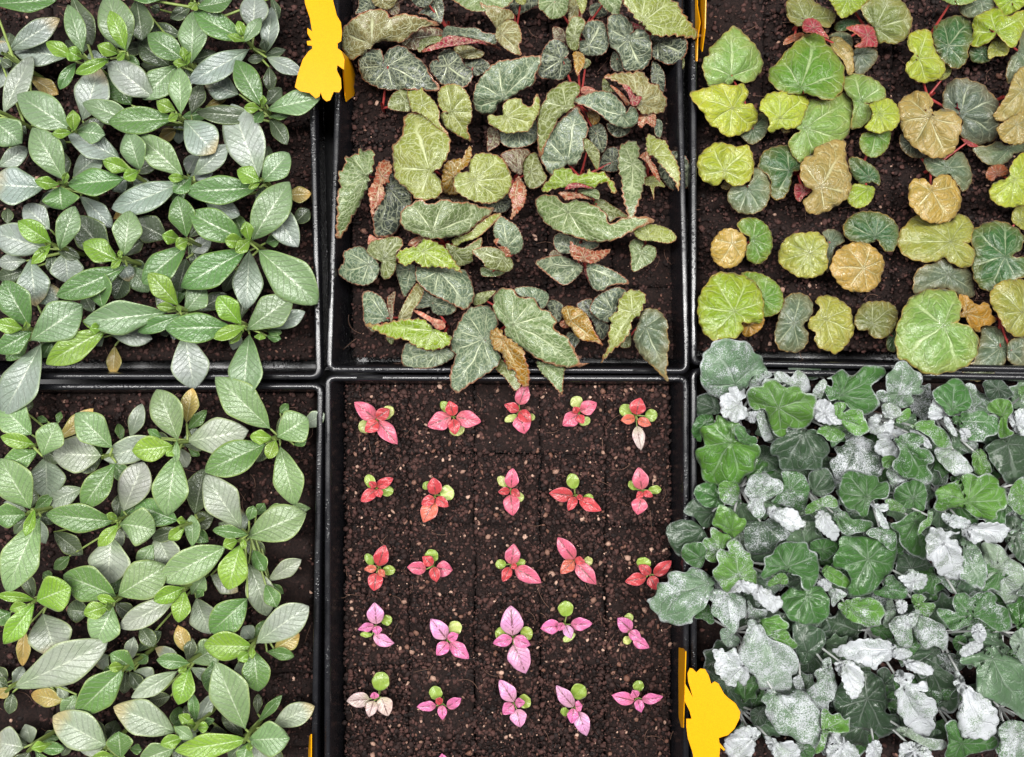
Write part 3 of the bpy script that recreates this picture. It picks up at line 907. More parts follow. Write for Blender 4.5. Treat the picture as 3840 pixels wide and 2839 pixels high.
def polka(text, tray, group):
    rows = {}
    for block in text.strip().split('@')[1:]:
        lines = [l for l in block.strip().splitlines() if l.strip()]
        h = lines[0].split(None, 3)
        fr, cx, cy, label = h[0], float(h[1]), float(h[2]), h[3]
        gx, gy = px(fr, cx, cy)
        X, Y = world_at(gx, gy, 0.014)
        o = np.array([X, Y, 0.0])
        root = empty('polka_dot_seedling', o, label, 'seedling', group)
        parts = [tube([(X, Y, -0.004), (X, Y, 0.008), (X, Y, 0.0172)], 0.0010, 0.0008, 6)]
        for l in lines[1:]:
            p = l.split()
            bx, by, tx, ty, w = map(float, p[:5]); key = p[5]; L = int(p[6]) if len(p) > 6 else 0
            bend = float(p[7]) if len(p) > 7 else 0.0
            z0, z1 = {0: (0.0140, 0.0175), 1: (0.0168, 0.0195), 2: (0.0085, 0.0105)}[L]
            z1 += rng.normal(0, 0.0012)
            b, t = px(fr, bx, by), px(fr, tx, ty)
            cot = L == 2
            V, F, at = strip_leaf(b, t, w / FR[fr][2], z0, z1, bend / FR[fr][2], arch=0.006, fold=0.14 if not cot else 0.05,
                                  shape='round' if cot else 'ovate', nt=16, nu=10, relief=0.00022, side=6.0, seed=int(rng.integers(1e9)))
            add_leaf('seed_leaf' if cot else 'leaf', V, F, at, M['cot'] if cot else M['poly'], leaf_color(key), root, o, thick=0.0003)
            qx, qy = world_at(b[0], b[1], z0)
            parts.append(tube(bez((X, Y, z0 - 0.002), ((X + qx) / 2, (Y + qy) / 2, z0 - 0.001), (qx, qy, z0), 5), 0.0007, 0.0005, 5))
        V, F = merge(parts)
        mesh_obj('stem', V, F, M['stem'], root, o)

PERI_UL = """
@ A 60 470 top row, leftmost
500 160 200 s 2 75 425 20
480 -10 170 g 3 -60 30
0 340 130 s 1 40 470
270 470 200 s 2 30 950
@ A 690 480 top row, fourth from right
570 40 170 m 3 700 460
385 355 120 n 4 620 480
548 420 130 n 4 690 490
500 750 110 g 2 640 520 -30
110 410 220 s 1 560 480
770 380 190 d 2 600 -40
@ A 1000 440 top row, third from right
895 -50 300 m 2 1060 430
920 90 150 n 4 1055 430
815 380 120 n 4 985 450
630 615 110 n 3 920 490
1170 540 120 g 2 1010 500
985 510 60 n 4 1050 430
850 480 130 s 1 720 490
@ A 1560 520 top row, second from right
1235 285 210 g 3 1550 505
1615 95 230 m 2 1600 535
1200 835 240 m 2 1490 545 -20
1520 390 65 n 4 1560 530
1450 520 75 n 4 1560 540
1590 430 50 n 4 1555 560
1150 340 210 d 1 1420 550
1240 215 120 d 1 1530 300
1190 340 220 d 2 1140 -10
1180 540 130 d 0 1500 570
@ A 2040 310 top row, rightmost
1620 95 210 g 3 2050 335
2140 -60 240 s 2 2125 260
2185 150 110 m 4 2040 355
1990 175 85 n 4 2050 310
1905 290 65 n 4 2050 345
1580 685 220 s 2 2090 410
B 1380 60 150 s 1 1330 450
B 1500 415 75 d 1 1320 470
B 1180 500 80 d 1 1320 480
B 1640 610 130 s 2 1340 480
B 1370 760 110 d 1 1360 560
B 1310 330 80 d 2 1330 430
@ A 1630 40 beyond the top row, second from right
1940 0 150 g 4 1640 60
1600 80 90 n 4 1640 20
1820 90 110 y 2 1650 60
1370 -20 120 g 3 1040 -40
B 1440 160 75 d 1 1380 -20
1340 90 80 d 1 1260 60
@ A 20 950 fourth row up, leftmost
185 1200 250 m 3 -60 1000
230 1240 160 s 1 -20 1400
490 790 130 y 0 250 640
90 560 90 d 1 0 500
@ A 610 1090 fourth row up, fourth from right
140 790 290 m 3 595 1090
610 920 115 n 4 615 1100
430 1125 80 n 4 600 1110
880 1130 170 m 3 640 1100
830 560 290 s 1 690 1010
560 1240 120 d 1 430 1190
@ A 1490 980 fourth row up, third from right
1500 565 190 m 4 1515 960
905 1020 230 g 3 1480 990
1310 850 120 n 4 1470 930
1410 1010 70 n 4 1500 950
1800 1280 300 s 3 1540 1000
690 860 190 m 2 1150 1040
905 525 260 s 2 1290 820
900 620 220 g 1 1100 880
1330 1170 110 y 0 1480 1080
1690 700 140 d 1 1600 960
@ B 1310 900 fourth row up, second from right
1080 500 210 g 3 1300 895
1790 820 200 m 3 1340 920 25
750 940 160 d 2 1260 980
1240 1030 90 g 3 1310 930
1525 970 60 g 2 1350 970
1510 1210 130 d 1 1360 990
1310 800 60 n 4 1310 900
820 670 210 s 1 1110 790
1020 795 70 y 0 830 890
1150 900 90 n 4 1290 905
@ A 530 1540 third row up, fourth from right
270 1070 270 m 3 540 1515
290 1510 105 n 4 500 1545
-90 1540 300 s 2 380 1565
520 1757 290 g 3 500 1560
940 1902 160 s 1 670 1642
560 1440 60 n 4 530 1540
850 1280 210 s 1 610 1480
@ A 1090 1460 third row up, third from right
570 1545 220 g 3 1040 1500
860 1345 130 n 4 1080 1425
1030 1490 110 n 4 1160 1430
1070 1100 210 m 3 1170 1420
570 1120 215 s 2 1010 1330
@ A 1550 1490 third row up, second from right
1150 1130 235 m 3 1540 1485
1410 1490 75 n 4 1550 1490
935 1745 240 s 2 1530 1515 45
1910 1210 185 s 2 1620 1470
1450 1610 150 g 3 1605 1480
1200 1702 140 m 1 1480 1592
950 1832 110 y 0 1180 1692
@ B 1300 1510 third row up, rightmost
660 1600 235 g 3 1275 1570
1045 870 330 s 2 1275 1490
1525 1280 220 m 3 1300 1525
1095 1420 150 n 4 1285 1520
1190 1580 60 n 4 1290 1510
1710 1622 130 y 1 1500 1632
D 1600 505 240 s 2 1330 70 -25
D 1695 190 130 d 1 1570 310
D 1115 235 170 s 1 830 130
@ C 420 490 second row up, fourth from right
150 290 180 n 3 435 475
-80 370 270 s 2 400 520
630 165 200 m 3 500 530
260 650 95 n 4 425 485
320 525 45 n 4 400 520
200 160 210 s 1 420 360
570 805 270 s 1 545 550
-20 640 140 s 1 220 620
300 1000 270 s 1 255 600
60 180 100 d 0 70 320
-20 760 150 d 0 200 700
@ C 1010 600 second row up, third from right
1090 200 235 m 3 1040 580
695 470 195 n 4 990 615
470 915 225 g 3 1060 665 10
1240 885 190 m 1 1090 665
620 250 270 d 1 930 600
960 940 170 d 1 1050 720
930 685 65 n 4 1020 590
1000 530 45 n 4 1010 600
@ C 1560 450 second row up, second from right
1480 80 215 g 3 1560 425
1355 405 115 n 4 1510 445
1470 500 110 n 4 1575 450
1190 810 235 g 3 1570 490
1490 880 190 d 1 1560 600
1120 290 230 d 1 1400 430
1770 430 140 s 1 1600 555
@ D 1170 450 second row up, rightmost, glossy
690 215 265 g 3 1140 440
1530 -40 300 m 3 1220 450 10
990 450 125 n 4 1155 460
1160 290 105 n 4 1190 455
1080 550 110 n 4 1205 440
620 845 275 g 3 1170 535
1765 980 340 m 3 1270 530
1170 1030 245 s 1 1195 535
1445 435 110 g 1 1330 470
980 880 110 d 0 1075 700
@ C 230 1200 bottom row, fourth from right
30 785 260 g 3 255 1180
690 990 330 m 3 250 1290
-40 1140 130 n 4 205 1190
-40 1380 190 g 3 265 1210
220 1130 55 n 4 230 1210
20 1915 310 s 2 345 1310
50 1450 130 g 1 240 1290
490 850 190 s 1 300 970
@ C 860 1185 bottom row, third from right
385 1485 235 n 3 900 1190
750 1190 90 n 4 865 1190
1275 1275 180 s 1 890 1205
790 690 225 g 3 860 1020
690 1120 80 n 3 835 1170
945 1585 120 y 0 960 1330
350 1430 120 g 1 440 1290
700 900 130 d 0 780 1050
@ C 1480 1025 bottom row, second from right
700 1130 270 m 3 1400 1050 15
1240 725 180 n 4 1490 1000
1310 1000 75 n 4 1465 1020
1505 1045 45 n 4 1490 985
1150 1218 135 g 3 1520 1075
1720 840 200 m 2 1545 1050
1900 900 140 d 0 1650 1040
D 735 1692 305 s 2 655 1230
C 780 1320 90 s 0 870 1260
@ D 1110 1155 bottom row, rightmost, overhanging rim
930 918 190 n 4 1125 1155
490 1190 250 g 3 1065 1180
895 1272 115 n 4 1160 1170
1560 920 270 m 3 1170 1200
1030 1310 60 n 3 1140 1215
1280 1285 90 n 3 1285 1225
1660 1050 145 s 2 1370 1190
1465 1220 75 g 1 1340 1210
1460 1275 75 g 1 1340 1250
1140 1790 270 m 2 1195 1235
450 1240 70 d 1 540 1190
"""

PERI_LL = """
@ E 290 610 top row, fourth from right
5 530 130 n 4 290 595
10 775 190 g 3 320 650
475 415 240 m 4 355 695
10 270 270 m 2 265 515
390 1045 310 s 1 380 690
780 295 135 y 1 480 560
310 370 60 g 0 400 405
510 320 55 g 0 480 420
255 208 80 d 0 220 330
@ E 890 700 top row, third from right
630 335 265 m 3 940 625
440 670 300 s 2 850 690
690 1135 230 g 3 970 750
370 1110 170 s 1 690 960
990 420 75 g 0 1020 560
1190 255 135 s 0 1090 545
@ E 1490 590 top row, second from right
1310 135 275 m 3 1490 560
1105 650 215 n 4 1450 605
1390 690 75 n 4 1480 620
1475 745 65 m 4 1480 560
2080 480 295 s 2 1565 570
1400 1197 295 m 3 1480 680
870 720 220 s 2 1350 550
1610 125 150 y 2 1560 420
1730 310 100 g 1 1570 470
1670 690 60 g 1 1580 640
1240 470 70 g 1 1350 540
@ F 1390 550 top row, rightmost
910 30 295 m 2 1370 465
1685 375 280 m 3 1425 535
1200 530 115 n 4 1390 545
820 822 285 g 3 1330 590
1350 712 115 n 4 1415 555
1580 1107 245 m 2 1450 605
1825 340 135 s 1 1640 440
1675 560 70 g 1 1570 600
1520 258 75 g 0 1450 335
@ E 970 1240 second row down, third from right
385 1180 235 g 3 960 1240
1302 1320 305 m 3 1000 1260
890 1180 65 n 4 985 1220
820 1450 115 n 4 990 1260
900 1770 335 s 2 935 1370
1200 740 275 s 2 1030 1155
690 1520 165 d 0 450 1330
450 1640 100 g 0 580 1530
@ E 1540 1285 second row down, second from right
1120 1090 230 g 2 1490 1235
1410 1395 105 n 3 1545 1285
1480 1225 65 n 3 1560 1240
1605 1185 130 m 2 1610 1460
1705 800 240 d 1 1630 1180
1450 1640 240 s 1 1310 1345
1160 1625 150 m 1 1285 1430
1700 1290 120 d 0 1600 1400
@ F 1130 1390 second row down, rightmost
830 850 290 s 2 1130 1300 15
890 1310 110 g 4 1180 1350
1668 1165 305 m 3 1170 1375
975 1450 100 n 4 1095 1400
445 1735 280 m 3 1000 1450 15
1010 1812 245 n 3 1120 1430
1150 1470 55 n 4 1140 1385
1325 1655 130 g 2 1230 1480
1345 2030 230 s 1 1190 1590
1630 1560 140 s 1 1350 1740
1230 1108 95 g 2 1190 1235
1320 1085 90 g 1 1250 1185
1480 1108 70 g 1 1340 1155
1705 1130 90 m 1 1500 1145
865 2165 275 g 3 1180 1880
1425 1960 140 g 2 1330 1770
1100 1830 170 s 0 870 1690
1480 1845 70 g 0 1370 1760
@ E 260 1170 second row down, fourth from right
0 715 310 m 3 255 1135
-60 1200 195 g 3 225 1185
210 1365 95 n 4 290 1140
60 1835 310 m 3 340 1200 -20
@ G 300 350 third row down, fourth from right
-30 300 90 n 3 300 335
595 230 300 n 4 305 345
30 705 180 n 4 290 360
80 420 95 n 4 225 380
-60 520 150 g 3 90 440
470 805 370 s 2 360 450
190 892 115 y 0 205 580
360 110 90 g 1 440 160
@ G 930 345 third row down, third from right
530 130 290 g 3 970 310
700 455 145 n 4 905 390
810 310 75 n 4 970 350
800 700 280 m 3 950 390
560 420 190 d 1 750 440
1400 50 330 m 3 985 300
880 400 70 n 4 940 380
@ G 1540 245 third row down, second from right
1285 345 145 n 4 1545 230
1490 525 155 n 4 1545 265
1000 570 195 s 3 1480 310
1710 140 150 m 2 1600 290
1700 245 65 g 2 1640 320
1760 622 235 s 1 1640 320
1290 725 140 d 1 1170 560
1350 600 110 d 0 1140 775
@ H 1220 725 third row down, rightmost
810 715 245 n 3 1230 725
1692 390 270 s 3 1250 700
1270 1102 235 g 3 1230 750
1100 842 100 n 4 1195 775
1215 830 55 n 4 1220 720
1612 620 160 y 1 1400 750
1570 810 105 g 1 1340 770
870 1122 190 g 1 900 830
1140 970 130 s 0 1100 860
1140 560 140 s 0 1230 660
@ G 1560 885 fourth row down, second from right
1310 840 135 g 4 1590 865
1490 1212 185 n 4 1585 900
1100 1155 155 s 3 1490 930
1490 548 135 y 1 1575 790
1500 945 65 n 4 1565 885
1850 720 230 m 1 1600 860
1250 1185 120 d 1 1430 1140
1340 1230 80 d 0 1270 1190
@ G 1060 905 fourth row down, third from right
925 785 175 g 3 1125 915
630 1303 275 g 3 1045 900
910 905 85 n 4 1040 890
1260 1050 235 s 1 1120 930
1240 805 85 g 1 1150 870
790 880 170 s 1 910 800
@ G 90 1080 fourth row down, fourth from right, one huge silver leaf
900 690 330 s 3 105 1075
-40 1000 90 d 1 70 1060
75 1292 110 d 1 105 1110
260 1125 155 y 0 530 1185
490 1050 100 s 0 570 1180
520 1300 140 m 1 640 1130
-30 900 110 d 0 60 1030
-20 1150 100 y 1 80 1070
@ G 900 1565 bottom row, third from right
443 1310 330 s 3 900 1560
990 1438 210 g 4 1010 1660
770 1660 90 n 4 960 1640
1190 1590 90 g 2 1090 1580
@ G 270 1575 bottom row, fourth from right
-60 1530 280 s 2 200 1575
260 1580 90 n 4 425 1545
350 1510 65 g 1 520 1480
360 1500 75 d 0 480 1430
520 1640 90 d 0 590 1520
@ H 1170 1500 bottom row, rightmost
915 858 320 m 3 1160 1420 -15
1532 1495 285 m 3 1180 1510
570 1600 200 n 3 1180 1500 -15
1190 1600 55 n 4 1200 1530
1130 1710 140 g 3 1185 1530
1740 1225 195 s 2 1380 1400
1467 1132 85 g 1 1270 1355
1270 1125 75 d 0 1260 1290
1480 1680 120 d 1 1300 1560
@ H 760 1395 bottom row, third from right, smallest of the tray
720 1118 95 g 2 750 1360
890 1128 115 s 1 765 1375
603 1300 95 n 3 720 1375
668 1372 95 n 3 745 1395
852 1400 95 n 3 750 1405
900 1340 65 g 2 790 1365
@ H 600 1460 bottom row, second from right
57 1232 295 s 3 575 1445
722 1500 115 m 4 565 1395
450 1550 115 n 4 640 1490
275 1690 190 m 3 565 1580
860 1460 130 d 0 1000 1450
"""
periwinkles(PERI_UL, 'upper left tray', M['peri'], 'periwinkle plants in the upper left tray')
periwinkles(PERI_LL, 'lower left tray', M['peri_speck'], 'periwinkle plants in the lower left tray', (1.16, 1.14, 1.0))

